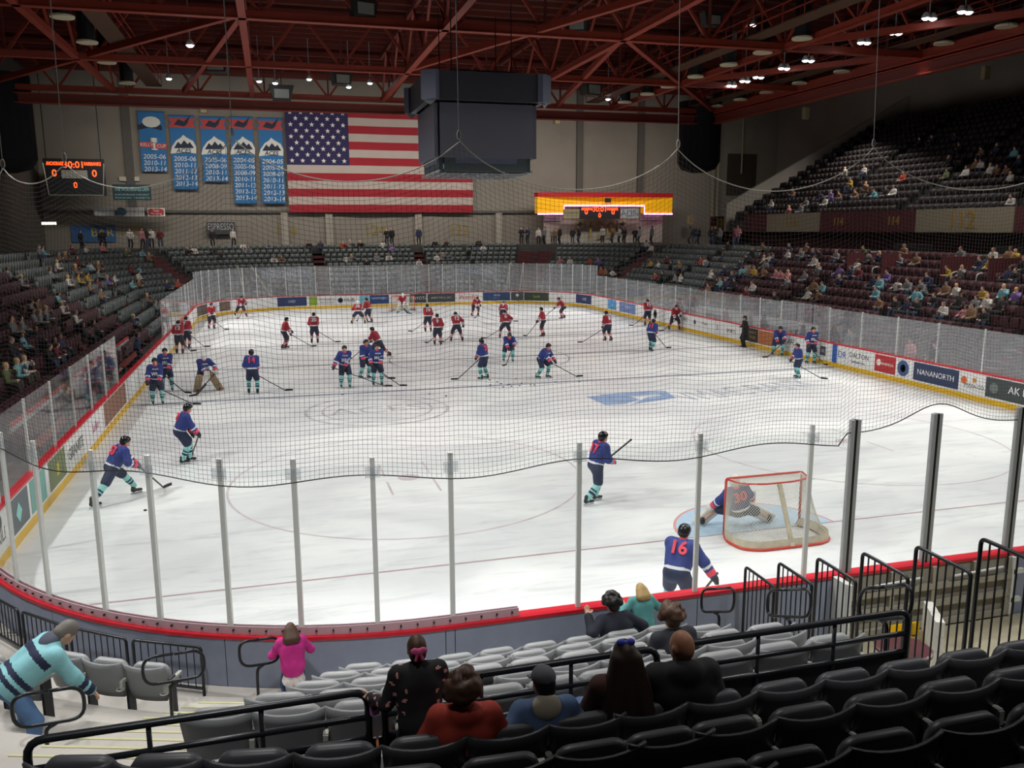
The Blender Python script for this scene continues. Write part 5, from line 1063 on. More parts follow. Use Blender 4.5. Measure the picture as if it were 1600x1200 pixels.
pl(BLUE, 757, 593, -48, 'stand', 'blue skater looking left with stick down, beside the pucks', num='24', h=.026, hl=(-.25, .34, .9), st=(-.5, 1.05), sl='hockey stick reaching left beside the pucks')
pl(BLUE, 794, 565, 185, 'bend', 'blue skater bending in front of red number 6', h=.03, st=(.3, 1.1), sl='hockey stick of the bending blue skater before number 6')
pl(BLUE, 847, 591, 140, 'bend', 'blue skater hunched over the row of pucks', front='Wolf', h=.026, lean=36, st=(-1.1, 1.1), sl='hockey stick reaching right over the pucks')
pl(BLUE, 1017, 549, 55, 'glide', 'blue skater in right half shooting with stick to right', num='11', h=.028, lean=20, st=(.1, 1.5), sl='hockey stick swung right in the right half')
pl(BLUE, 1214, 553, 195, 'bend', 'blue skater stooping at the right boards', h=.026, lean=40, front=None, st=(.7, .7), sl='hockey stick of the stooping blue skater')
pl(BLUE, 1266, 558, 185, 'stand', 'blue skater standing tall against the right boards', front='Wolf', h=.026, st=(-.4, .6), sl='hockey stick of the tall blue skater at right boards')
pl(BLUE, 1247, 591, -85, 'stand', 'short blue skater turned left before the right boards', num='5', h=.026, sc=.86, hip=(0, 0, .86), hl=(-.2, .3, .82), hr=(.2, .26, .8), st=(-.3, -.9), sl='hockey stick of the short blue skater')
pl(BLUE, 930, 786, 78, 'glide', 'tall blue skater gliding right in the near middle', num='17', h=.018, hip=(0, 0, .96), lean=18, fl=(-.14, .10, 0), fr=(.12, -.30, .03), hl=(-.16, .42, 1.08), hr=(.12, .40, 1.0))
x_, y_ = at(930, 786); Mx = Matrix.Translation((x_, y_, 0))@Matrix.Rotation(-math.radians(78), 4, 'Z')
t = empty('hockey_stick', (0, 0, 0), 0, 'hockey stick carried high by the tall blue skater', 'hockey stick', 'hockey sticks on the ice'); a_ = Mx@Vector((.0, .30, 1.02)); b_ = Mx@Vector((-.05, 1.05, 1.42)); t.location = a_
mb = MB(); mb.bar((0, 0, 0), tuple(b_-a_), .024, .034); mb.build('shaft', m_stick, t); mb = MB(); mb.bar((b_-a_)*.96, (b_-a_)*1.0, .034, .042); mb.build('butt_end', m_tape, t)
Jn = SK('bend', hip=(0, -.05, .95), lean=34, hl=(-.15, .55, .75), hr=(.55, .25, .82), fl=(-.2, .1, 0), fr=(.22, -.1, 0)); x_, y_ = 11.47, 1.02
player(BLUE, x_, y_, 44, Jn, 'blue skater number 16 leaning over the near boards', .018, '16', stk=((.58, .28, .92), (.05, .75, .02), (.3, 1, 0)), slabel='hockey stick of blue number 16 at the near boards')
# blue goaltender sitting back in the near goal
gx, gy = W/2-.42, G1+.18; Jg = skel(hip=(0, -.02, .47), lean=-4, side=-16, fl=(-.72, .32, 0), fr=(.82, .30, 0), hl=(-.52, .32, .42), hr=(.55, .40, .34), ank=.10, hpit=8, kpole=(0, 1, .7))
player(BLUE, gx, gy, 8, Jg, 'blue goaltender kneeling with spread pads inside the near goal', .018, '30', goalie=True, padm=m_padw, stk=((.5, .45, .35), (.35, 1.0, .0), (-1, .1, 0)), slabel='goaltender stick in front of the near goal')
# official in a long black coat
def plain(name, x, y, z, az, J, label, top, trousers, hair='d', skin=0, h=.02, group=None, hairlong=0, bald=False, hood=None, cap_=None, jacket='jacket', gtop=1., shoes='141414', hat=None, tmat=None, curly=False, mfn=None, coat=0., bunm=None, bup=.0):
    t = empty(name, (x, y, z), -math.radians(az), label, 'person', group); s = J['sc']; up, rt, fw = J['up'], J['right'], J['fwd']
    link('body', skin_mesh('body', body_mesh(J, h, None), max(h*.8, .009) if h < .016 else h, m_skin[skin], .02), t)
    tm = tmat or mat('cloth_'+top, top, .85, noise=.15, scale=9)
    pr = P_torso(J, 1.14*gtop)+[ell(J['chest']+up*.04, (.19*s, .135*s, .17*s), np.array([rt, fw, up]))]
    for q in 'lr': g = gtop*s; pr += [cap(J['sh'+q], J['el'+q], .076*g, .064*g), cap(J['el'+q], J['ha'+q]-unit(J['ha'+q]-J['el'+q])*.01, .064*g, .052*g)]
    if hood: pr += [ell(J['neck']-fw*.06*s+up*.0*s, (.13*s, .085*s, .09*s), np.array([rt, fw, up]))]
    cuts = [(-up, J['pel']-up*(.10+coat)*s)]
    if coat: pr += [cap(J['pel'], J['pel']-up*(.1+coat), .15*s, .18*s)]
    jk = link(jacket, skin_mesh(jacket, pr, h, tm if isinstance(tm, list) else [tm], .045*s, cuts, mfn(J) if mfn else None), t)
    if hood and hood != top: link('hood', skin_mesh('hood', [ell(J['neck']-fw*.075*s-up*.01*s, (.125*s, .08*s, .12*s), np.array([rt, fw, up]))], h, mat('cloth_'+hood, hood, .85), .03), t)
    pp = [cap(J['pel']-rt*.05*s-up*.03, J['pel']+rt*.05*s-up*.03, .13*s)]
    for q in 'lr': pp += [cap(J['hp'+q], J['kn'+q], .105*s, .078*s), cap(J['kn'+q], J['an'+q]+(J['kn'+q]-J['an'+q])*.08, .076*s, .062*s)]
    link('trousers', skin_mesh('trousers', pp, h, mat('cloth_'+trousers, trousers, .85, noise=.12, scale=9), .04*s), t)
    for q in 'lr': link('shoe', skin_mesh('shoe', P_foot(J, q)+[cap(J['an'+q], J['an'+q]-[0, 0, .03], .045*s)], h, mat('shoe_'+shoes, shoes, .5), .03), t)
    H = J['H']
    if not bald:
        hm = m_hair[hair]; hpz = [ell(hp(J, 0, -.018, .03), (.088*s, .105*s, .104*s), H), ell(hp(J, 0, -.05, -.03), (.08*s, .07*s, .085*s), H)]
        if hairlong: hpz += [cap(hp(J, q_*.045, -.06, -.0), hp(J, q_*(.05+.16*hairlong), -.12, -.02-hairlong), .075*s, .075*s+.07*hairlong) for q_ in (-1, 0, 1)]
        if curly:
            rg = np.random.default_rng(len(label)); 
            for _ in range(46):
                v = unit(rg.normal(size=3)); v[1] = v[1]*.8-.25; v[2] = abs(v[2])*1.1-.25; v = unit(v); hpz.append(ell(hp(J, *(v*np.array([.115, .13, .135])+[0, -.015, .02])), (.038*s,)*3))
        hh = link('hair', skin_mesh('hair', hpz, min(h, .014), hm, .018, [] if not (hairlong or curly) else [(unit(H[1]*.85-H[2]*.35), hp(J, 0, .055, .05))] if True else []) if False else skin_mesh('hair', hpz, min(h, .014), hm, .018, [(unit(H[1]*.9-H[2]*.45), hp(J, 0, .045, .02))]), t)
        if bunm: link('bow', skin_mesh('bow', [ell(hp(J, -.035, -.135+bup, .03+bup), (.035, .015+.1*bup, .028), H), ell(hp(J, .035, -.135+bup, .03+bup), (.035, .015+.1*bup, .028), H), ell(hp(J, 0, -.14+bup, .03+bup), (.012, .014, .012), H), cap(hp(J, -.01, -.14+bup, .02+bup), hp(J, -.03, -.14+bup, -.05+bup*1.4), .012), cap(hp(J, .01, -.14+bup, .02+bup), hp(J, .03, -.14+bup, -.05+bup*1.4), .012)], .008, bunm, .008), hh)
    if hat:
        hb = link('cap', skin_mesh('cap', [ell(hp(J, 0, -.012, .05), (.097*s, .115*s, .098*s), H)], min(h, .014), mat('hat_'+hat, hat, .8), .02, [(-H[2], hp(J, 0, 0, .03))]), t)
        mb = MB(); o0 = hp(J, 0, .08, .035); mb.prism([(-.08, 0), (.08, 0), (.07, .075), (0, .10), (-.07, .075)], lambda u, v, w: tuple(o0+(np.array([u, v, w-.01-.15*v])@H)*s), .012); mb.build('brim', mat('hat_'+hat, hat, .8), hb)
    return t
x_, y_ = at(1163, 538); J = skel(hip=(0, 0, .94), lean=2, hl=(-.2, .2, 1.1), hr=(.2, .2, 1.1), fl=(-.1, .0, 0), fr=(.1, .04, 0)); plain('person', x_, y_, 0, -80, J, 'official in a long black coat standing on the ice', '16171a', '16171a', coat=.45, hat='16171a', h=.026, group='skaters')
# --- near spectators
SIT = dict(hip=(0, 0, .47), lean=4, fl=(-.13, .48, 0), fr=(.14, .50, 0), hl=(-.16, .36, .60), hr=(.16, .36, .60))
def sit(**kw): d = dict(SIT); d.update(kw); return skel(**d)
GN = 'spectators close to the camera'; RY = -5.52
J = sit(lean=-2, hyaw=20, sc=.93, hl=(-.24, .25, .55), hr=(.24, .25, .55)); plain('person', 6.50, RY, UZ(0), 10, J, 'child with curly brown hair in a red hooded jacket', 'a83a2c', '2a2c33', hair='b', curly=True, hood='a83a2c', h=.014, gtop=1.12, group=GN)
J = sit(lean=6, hip=(0, 0, .42), hyaw=-12, sc=.90, hl=(-.30, .12, .55), hr=(.26, .3, .55), hpit=6); plain('person', 7.08, RY-.03, UZ(0), 4, J, 'person in a grey cap and blue denim jacket', '4f678c', '3b4a66', hair='k', hat='55565c', h=.014, gtop=1.08, group=GN, hood='b3aa98')
J = sit(lean=2, hyaw=6, hl=(-.34, .22, .42), hr=(.2, .34, .55)); plain('person', 7.70, RY, UZ(0), 2, J, 'person with very long dark hair, arm on the armrest', '3d2018', '6e84ad', hair='d', hairlong=.42, h=.014, skin=1, group=GN, bunm=mat('hair_tie_blue', '3a41b0', .6), bup=.095)
J = sit(lean=-3, hyaw=-22, sc=1.06, hl=(-.22, .32, .6), hr=(.22, .30, .6)); plain('person', 8.14, RY, UZ(0), 5, J, 'bald person in a black jacket at the end of the group', '15161a', '15161c', bald=True, h=.013, skin=1, gtop=1.15, group=GN, hood='15161a')
J = skel(hip=(0, 0, .70), lean=10, hl=(-.33, .26, .79), hr=(.33, .26, .79), fl=(-.09, .02, 0), fr=(.09, -.03, 0), sc=.80, hpit=0, elb=(0, -.6, -.6))
m_flor = mat('floral_black', '14141a', .85)
def flor(J_):
    def f(c): u = (c-J_['pel'])@J_['up']; lat = np.abs((c-J_['pel'])@J_['right']); n_ = np.sin(88*c[:, 0]+3*np.sin(31*c[:, 2]))+np.sin(91*c[:, 1]+1)+np.sin(83*c[:, 2]+2*np.sin(40*c[:, 0])); return np.where((n_ > 1.75) & (lat > .10) & (u > .05), 1, 0)
    return f
plain('person', 6.24, -5.22, UZ(0), 0, J, 'girl with a pink hair bow leaning on the rail, floral sleeves', '14141a', '101116', hair='b', h=.0135, group=GN, tmat=[m_flor, mat('floral_pink', 'c98a86', .8)], mfn=flor, bunm=mat('bow_pink', 'd85a90', .6), coat=.25)
J = sit(lean=18, hip=(0, 0, .40), hpit=10, sc=.85); plain('person', 6.98, -4.3, NZ(3)+.05, 0, J, 'person in black with a black cap, low before red jacket', '101116', '16181e', hair='k', hat='101116', h=.016, group=GN, gtop=1.05)
J = sit(lean=14, hip=(0, 0, .38), sc=.85, hyaw=-10); plain('person', 7.52, -4.3, NZ(3), 5, J, 'person in a dark hooded top before the denim jacket', '17181f', '1d2028', hair='k', h=.016, hood='17181f', group=GN, gtop=1.1)
J = skel(hip=(0, 0, .62), lean=12, hl=(-.14, .26, .78), hr=(.14, .26, .78), fl=(-.08, 0, 0), fr=(.08, .02, 0), sc=.70, hpit=8); plain('person', 5.37, -.46, .37, -5, J, 'child in a magenta jacket leaning on the red cap', 'c22a86', '2c3f66', hair='b', hairlong=.13, h=.013, hood='2a2a2e', group=GN, gtop=1.08, coat=.06)
pk = [o for o in SC.objects if o.get('label', '').startswith('child in a magenta')][0]; link('shirt_hem', skin_mesh('shirt_hem', [cap((0, 0, .50), (0, 0, .44), .125, .145)], .012, mat('hem_white', 'd9d2cf', .85, noise=.35, scale=30), .02, [((0, 0, -1), (0, 0, .40))]), pk)
J = sit(lean=22, hl=(-.36, .2, .95), hr=(.25, .3, .8), hpit=15, sc=.95); plain('person', 9.52, -1.18, NZ(0), -4, J, 'person in a dark navy jacket with raised elbow near the boards', '1a1d2c', '1a1c26', hair='k', h=.016, group=GN, gtop=1.12, curly=True)
J = skel(hip=(0, 0, .62), lean=14, hl=(-.2, .25, .8), hr=(.2, .25, .8), fl=(-.08, 0, 0), fr=(.08, .02, 0), sc=.72, hpit=8); plain('person', 10.12, -.62, .37, -3, J, 'blond child in a teal hooded top at the boards', '5fa3a3', '2c3242', hair='y', hairlong=.10, h=.014, hood='5a9a9c', group=GN, gtop=1.1)
J = sit(lean=16, sc=.95, hpit=5); plain('person', 9.10, -3.66, NZ(3)-.02, -5, J, 'person with brown curly hair just beyond the bald head', '23252e', '20222b', hair='b', curly=True, h=.016, group=GN)
# bent man in a pale blue hockey shirt
JM = skel(hip=(0, -.35, .98), lean=58, hl=(-.30, .38, .55), hr=(.16, .50, .50), fl=(-.14, -.3, 0), fr=(.16, -.25, 0), hpit=45, sc=1.05, twist=8)
_h = JM['head']; _a = -math.radians(68); MX, MY = 3.02-(_h[0]*math.cos(_a)-_h[1]*math.sin(_a)), -1.2-(_h[0]*math.sin(_a)+_h[1]*math.cos(_a))
def stripes(J_):
    def f(c):
        v = (c-J_['pel'])@J_['up']; out = np.zeros(len(c)); arm = np.minimum(pd(cap(J_['ell'], J_['hal'], .05), c), pd(cap(J_['elr'], J_['har'], .05), c)) < .045
        ta = np.minimum(np.linalg.norm(c-J_['hal'], axis=1), np.linalg.norm(c-J_['har'], axis=1))
        out[arm & (((ta > .06) & (ta < .10)) | ((ta > .13) & (ta < .20)))] = 1; b = ~arm; out[b & (((v > -.02) & (v < .03)) | ((v > .07) & (v < .13)))] = 1; out[b & (v > .32) & (v < .40) & ((c-J_['pel'])@J_['fwd'] < .02)] = 1; out[np.linalg.norm(c-J_['neck']-J_['fwd']*.1, axis=1) < .05] = 2; return out
    return f
plain('person', MX, MY, 2.13-_h[2], 68, JM, 'man in a pale blue hockey shirt bending over the seats', '7fb8c2', '5d7fae', hair='g', h=.014, skin=0, group=GN, gtop=1.15, tmat=[mat('shirt_paleblue', '86c2cb', .8, noise=.12, scale=9), mat('shirt_navy', '1a2140', .8), mat('shirt_white', 'e2e6e8', .8)], mfn=stripes, hood='4a5160')
# coats left on seats, phone
mb = MB(); o = link('coat', skin_mesh('coat', [ell((0, 0, 0), (.42, .20, .09)), ell((.25, .02, .03), (.25, .16, .08)), cap((-.35, -.05, 0), (-.1, .1, .05), .08)], .02, mat('coat_navy', '2a3d55', .85, noise=.15, scale=9), .05), None, (5.75, -2.72, 1.56)); tag(o, 'dark blue coat thrown over the grey seats', 'coat')
o = link('coat', skin_mesh('coat', [ell((0, 0, 0), (.40, .14, .15)), ell((.3, .02, .03), (.25, .12, .13)), cap((-.35, -.05, 0), (.1, .0, .1), .09)], .02, mat('coat_tan', 'a8632e', .85, noise=.2, scale=9), .05), None, (6.35, -4.45, 2.28)); tag(o, 'tan coat hanging beyond the rail by the girl', 'coat')
t = empty('phone', (5.94, -5.0, 2.98), .3, 'pink cased phone held beside the rail', 'phone'); mb = MB(); mb.prism(rounded(.075, .15, .015), lambda u, v, w: (u, w, v), .012); mb.build('case', mat('phone_pink', 'c77bc0', .5), t); mb = MB(); mb.box((0, -.002, 0), (.04, .004, .06)); mb.build('camera_window', m_black, t)
# ================================================================== BOARD ADVERTS, BENCHES, SEATS AND CROWD OF THE STANDS
def proj(p): d = np.asarray(p, float)-CAM; z = d@CF; return 800+FPX*(d@CR)/z, 600-FPX*(d@CU)/z
SIDES = {'L': (S0[1]-6, S0[2]), 'F': (S0[2], S0[5]), 'R': (S0[5]-6, s_right(6))}
TAB = {}
for k_, (a, b) in SIDES.items():
    ss = np.arange(a, b, .05); TAB[k_] = (ss, np.array([proj((*path(s)[:2], .65)) for s in ss]))
def s_at(side, px, use_y=False): ss, P = TAB[side]; return float(ss[np.argmin(np.abs(P[:, 1 if use_y else 0]-px))])
def advert(side, a, b, col, label, words=(), z0=.27, z1=1.0, extra=None, use_y=False):
    s0, s1 = sorted((s_at(side, a, use_y), s_at(side, b, use_y))); sm = (s0+s1)/2; x, y, nx, ny = path(sm, -.008); t = empty('board_advert', (x, y, (z0+z1)/2), 0, label, 'advert', 'adverts on the boards')
    mb = MB(); sweep(mb, s0, s1, [(-.010, z0), (-.010, z1), (-.002, z1), (-.002, z0)]); mb.v = [(vx-x, vy-y, vz-(z0+z1)/2) for vx, vy, vz in mb.v]; mb.build('print_panel', mat('ad_'+col, col, .5, noise=.04, scale=4), t)
    w = s1-s0; tx = np.array([ny, -nx, 0]); rot = textrot(tx, (0, 0, 1))
    for (str_, u, v, sz, c) in words:
        o = tx*u*w-np.array([nx, ny, 0])*.008+np.array([0, 0, v*(z1-z0)]); text(str_, 'lettering', mat('adt_'+c, c, .5), t, tuple(o), rot, sz*(z1-z0), .002, width=None)
    for (kind, u, v, r, c) in (extra or []):
        mb = MB(); n_ = 20 if kind == 'disc' else 4; ph = 0 if kind != 'box' else math.pi/4
        pts = [(r*(z1-z0)*math.cos(ph+2*math.pi*i/n_), r*(z1-z0)*math.sin(ph+2*math.pi*i/n_)) for i in range(n_)]; o = tx*u*w+np.array([0, 0, v*(z1-z0)])
        mb.prism(pts, lambda p, q, d: tuple(o+tx*p+np.array([0, 0, q])-np.array([nx, ny, 0])*(.006+d)), .003); mb.build('emblem', mat('adt_'+c, c, .5), t)
A_ = advert
A_('R', 1541, 1660, '3c4443', 'dark grey AK LIVE advert at the right picture edge', [('AK LIVE', .02, .05, .52, 'e8e8e8')], extra=[('disc', -.38, .0, .26, '6d7472')])
A_('R', 1500, 1538, 'e4e4e2', 'white pizza advert with an orange slice emblem', [('PIZZA CO.', .12, -.15, .28, '2a2320')], extra=[('disc', -.32, .1, .2, 'd3661f'), ('box', .1, .18, .16, 'c9862e')])
A_('R', 1427, 1498, '27375c', 'navy NANANORTH advert on the right boards', [('NANANORTH', 0, 0, .42, 'f0f0f0')])
A_('R', 1402, 1421, 'e4e4e2', 'white advert with a round blue badge', extra=[('disc', 0, 0, .46, '3b5488'), ('disc', 0, 0, .22, 'dfe4ec')])
A_('R', 1367, 1399, 'b3262c', 'red advert with a round white emblem', [('MANNION', .1, 0, .22, 'f0e4e0')], extra=[('disc', -.3, .05, .2, 'e9d6d2')])
A_('R', 1310, 1363, 'e4e4e2', 'white DALTON REFRIGERATION advert with blue initials', [('DALTON', .12, .12, .44, '23262c'), ('REFRIGERATION', .1, -.28, .17, '23262c'), ('DR', -.38, 0, .6, '2456a6')])
A_('R', 1301, 1308, '2a5fae', 'narrow blue upright strip marking the line on right boards', z0=.0, z1=1.05)
A_('R', 1274, 1298, 'e4e4e2', 'white advert with a dark slanted plate', [('ULTI', .1, 0, .3, 'd8d8d8')], extra=[('box', .0, 0, .42, '3d4450')])
A_('R', 1226, 1248, 'e4e4e2', 'white AFC advert behind the right-hand skaters', [('AFC', 0, .1, .55, '22252a')])
A_('R', 1185, 1211, 'b06a3c', 'orange-brown advert beside the official in black'); A_('R', 1169, 1184, '2a241c', 'black advert with gold words beside the official', [('WHITE', 0, .2, .3, 'c2a25a'), ('TIGER', 0, -.15, .3, 'c2a25a')])
A_('R', 1129, 1157, 'e4e4e2', 'white SPORTS advert left of the official', [('SPORTS', 0, -.05, .4, '3a3f44')], extra=[('disc', .02, -.02, .12, 'c8452f')])
A_('R', 1116, 1127, 'dcdcda', 'small white advert with a grey mark', [('S', 0, 0, .6, '4a4e52')]); A_('R', 1080, 1113, 'e4e4e2', 'white advert with a blue wave mark', [('Wasabi', .15, .1, .3, '5a6a80')], extra=[('disc', -.32, .05, .2, '2f3f66')])
A_('R', 1064, 1079, 'e4e4e2', 'white AFC advert behind the stretching red skater', [('AFC', 0, .1, .5, '22252a')]); A_('R', 1016, 1032, 'e0e0de', 'white advert by red number 13 with a dark roundel', extra=[('disc', 0, 0, .4, '4a4038'), ('disc', 0, 0, .25, 'b9b2a8')])
A_('R', 968, 993, '6e84b8', 'periwinkle blue advert on the far part of right boards', [('CHARTER', 0, .1, .3, 'dde4f0')]); A_('R', 950, 963, '4a96cf', 'small sky blue advert on the right boards', [('ice', 0, 0, .4, 'e8f0f6')])
A_('R', 900, 924, '2b3768', 'navy advert at the far right bend', [('AVIS', 0, .0, .5, 'cfd6e6')])
A_('F', 857, 893, 'e4e4e2', 'white advert with green KELLEY lettering at far right bend', [('KELLEY', -.1, 0, .42, '2d7a46')])
A_('F', 819, 857, '2e3a26', 'black Luckbox advert with a green ring', [('Luckbox', .1, 0, .4, '9cc24a')], extra=[('disc', -.36, 0, .34, '7fae34'), ('disc', -.36, 0, .2, '2e3a26')]); A_('F', 798, 818, '44484a', 'grey advert with a white diamond on far boards', extra=[('diamond', 0, .12, .22, 'dddddd')])
A_('F', 755, 797, '2f4770', 'navy NORTHERN advert right of the Wendys board', [('NORTHERN', -.15, .12, .34, 'bcd0e4'), ('MECHANICAL', -.1, -.2, .2, '6fa6d4')]); A_('F', 712, 753, 'e6e3e0', "white advert with red Wendy's lettering", [("Wendy's", 0, 0, .7, 'c4283a')])
A_('F', 668, 711, '45484c', 'dark grey SHEET METAL advert on far boards', [('SHEET METAL INC', 0, 0, .3, 'c8c8c8')]); A_('F', 640, 666, '3a3d42', 'dark TOYOTA advert behind the far goal', [('TOYOTA', .05, 0, .5, 'e4e4e4')])
A_('F', 578, 608, '27467c', 'blue NORTHERN advert left of the far goal', [('NORTHERN', 0, .1, .34, 'd0dcec')]); A_('F', 562, 577, '7fb8c8', 'small pale teal advert on the far boards'); A_('F', 527, 556, 'e4e4e2', 'white HUB advert on the far boards', [('HUB', .15, 0, .6, '34405a')], extra=[('disc', -.32, 0, .3, '34405a'), ('disc', -.32, 0, .17, 'e4e4e2')])
A_('F', 497, 526, 'e2e2e0', 'white ORTHOPEDIC advert on the far boards', [('ORTHOPEDIC', 0, .15, .3, '6a6e74'), ('PHYSICIANS', 0, -.2, .3, '6a6e74')]); A_('F', 483, 496, '8aa83c', 'small lime green advert on the far boards'); A_('F', 433, 479, '2a3a66', 'navy advert left of the lime green one', [('PROVIDENCE', .05, 0, .4, 'c8d2e6')])
A_('F', 343, 360, '6e5a50', 'small brown picture advert at the far left bend'); A_('F', 330, 340, 'd8dce6', 'small pale advert with a blue letter, far left bend', [('G', 0, 0, .7, '2a4a9a')]); A_('F', 308, 324, '5a4a44', 'dark brown advert at the far left bend')
A_('L', 612, 650, '8a5f4a', 'brown picture advert on the left boards', use_y=True); A_('L', 650, 682, 'e4e2e2', 'white advert with pink script on the left boards', [('Sadler', 0, 0, .55, 'c78aa8')], use_y=True)
A_('L', 684, 716, 'dcdcd8', 'pale GRANITE advert on the left boards', [('GRANITE', 0, 0, .6, '4c5654')], use_y=True); A_('L', 718, 746, '6f7a4c', 'olive and yellow advert on the left boards', extra=[('box', 0, .0, .3, 'b9a83a')], use_y=True)
A_('L', 752, 778, '6fa89e', 'teal advert on the left boards near the corner', use_y=True); A_('L', 782, 812, '566066', 'grey advert with a pale skater figure, left corner', extra=[('diamond', -.1, 0, .3, '8fd0cb')], use_y=True); A_('L', 816, 850, 'e2e2e0', 'white PRILE advert with sunburst at the left corner', [('PRILE', 0, -.12, .5, '2a2a2c')], extra=[('disc', 0, .28, .22, '4a4a4c')], use_y=True)
# ---- players' benches behind the open left boards and the boxes behind the right boards
m_bench = mat('bench_wood', '8a3a34', .6); m_bwall = mat('box_wall', 'b9b8b6', .6, noise=.05)
for i, (ya, yb) in enumerate(((14.5, 21.0), (22.0, 28.0), (29.0, 34.6))):
    t = empty('player_bench', (-1.35, (ya+yb)/2, .1), 0, ['long red bench behind the left boards, nearest one', 'long red bench in the open gap of the left boards', 'long red bench behind the left boards, farthest one'][i], 'bench', 'players benches')
    h_ = (yb-ya)/2; mb = MB(); mb.box((.15, 0, .45), (.35, 2*h_, .06)); mb.build('seat', m_bench, t)
    for q in (-.8, 0, .8): mb = MB(); mb.box((.15, q*h_, .21), (.3, .08, .42)); mb.build('leg', m_darkalu, t)
    mb = MB(); mb.box((-.35, 0, .55), (.06, 2*h_, 1.1)); mb.build('back_wall', m_bwall, t); mb = MB(); mb.box((-.35, 0, 1.12), (.1, 2*h_, .06)); mb.build('wall_cap', m_red, t)
for i, (ya, yb) in enumerate(((26.5, 31.5), (33.0, 38.0))):
    t = empty('penalty_box', (W+1.15, (ya+yb)/2, .1), 0, ['white penalty box behind the right boards by the official', 'white penalty box behind right boards, farther one'][i], 'box', 'penalty boxes'); h_ = (yb-ya)/2
    mb = MB(); mb.box((.45, 0, .7), (.06, 2*h_, 1.4)); mb.build('back_wall', m_bwall, t)
    for sy in (-1, 1): mb = MB(); mb.box((-.15, sy*h_, .7), (1.1, .06, 1.4)); mb.build('side_wall', m_bwall, t)
    mb = MB(); mb.box((.22, 0, .45), (.35, 2*h_-.2, .06)); mb.build('seat', m_bench, t)
for i, (y, l) in enumerate(((36.6, 'left'), (52, 'right'))):   # slanting camera masts behind the far boards
    pass
for px0, px1, l in ((371, 383, 'left pale slanting mast behind the far glass, left one of two'), (393, 422, 'left pale slanting mast behind the far glass, right one of two')):
    a = onY(px0, 416, 62.3); b = onY(px1, 462, 62.3); mb = MB(); mb.bar((a[0], a[1], a[2]), (b[0], b[1], b[2]), .3, .1); o = mb.build('mast', mat('mast_cream', 'a8a08e', .6)); tag(o, l, 'mast')
for px0, px1, l in ((798, 789, 'right cream slanting mast behind the far glass, left one'), (818, 811, 'right cream slanting mast behind the far glass, right one')):
    a = onY(px0, 410, 62.3); b = onY(px1, 460, 62.3); mb = MB(); mb.bar((a[0], a[1], a[2]), (b[0], b[1], b[2]), .25 if px0 < 810 else .12, .1); o = mb.build('mast', mat('mast_cream', 'a8a08e', .6)); tag(o, l, 'mast')
for x0, y0, x1, y1, l in ((405, 420, 486, 437, 'left'), (705, 418, 772, 432, 'right')):
    sign('garden_banner', x0, y0, x1, y1, 62.6, mat('banner_slate', '4a5568', .7), 'slate BEER GARDEN banner behind the far glass, %s one' % l, cat='banner', txt=[('BEER GARDEN', 0, 0, .8)], tm=mat('pale_print', 'a9acae', .5))
# ---- rows of seats in the stands
m_sfar = mat('stand_seat_grey', '5c6464', .5, noise=.1, scale=2); m_smar = mat('stand_seat_maroon', '47212a', .55, noise=.1, scale=2); m_sblk = mat('stand_seat_dark', '2c2426', .6)
def seat_lp():
    mb = MB(); mb.box((0, -.03, .60), (.46, .05, .46)); mb.box((0, .10, .60), (.42, .07, .40)); mb.box((.24, .05, .3), (.04, .2, .6)); return mb
LP = seat_lp(); LPV = np.array(LP.v); LPF = np.array(LP.f)
spots = []      # (kind, x, y, z, angle)
for k in range(NROW):
    off = rowoff(k); s = BOWL0+.3; dens = .55
    while s < BOWL1-.3:
        x, y, nx, ny = path(s, off); i = int(np.searchsorted(S0, s % PER))-1; st = dens*(R/(R+off)) if SEG[i][0] == 'c' else dens
        if all(abs(s-a) > .62 for a in AISLES):
            kind = 'm' if ((x > W and y < 44) or (x < 0 and y < 40)) else 'g'
            spots.append((kind, x, y, rowz(k), math.atan2(-ny, -nx)-math.pi/2))
        s += st
for k in range(TROW):
    x = TX+.25+.85*k+.55; y = TY0+.5
    while y < TY1-.5:
        if (y % 9.0) > 1.1: spots.append(('u', x, y, 7.0+.5*k, math.pi/2))
        y += .55
def visible(x, y, z):
    p = proj((x, y, z+.7)); return -30 < p[0] < 1630 and p[1] > -20
spots = [q for q in spots if visible(*q[1:4])]
order = sorted(range(len(spots)), key=lambda i: np.linalg.norm(np.array(spots[i][1:4])-CAM)); indiv = set(order[:160])
lpm = {k: LP.mesh('stand_seat', m) for k, m in (('g', m_sfar), ('m', m_smar), ('u', m_sblk))}
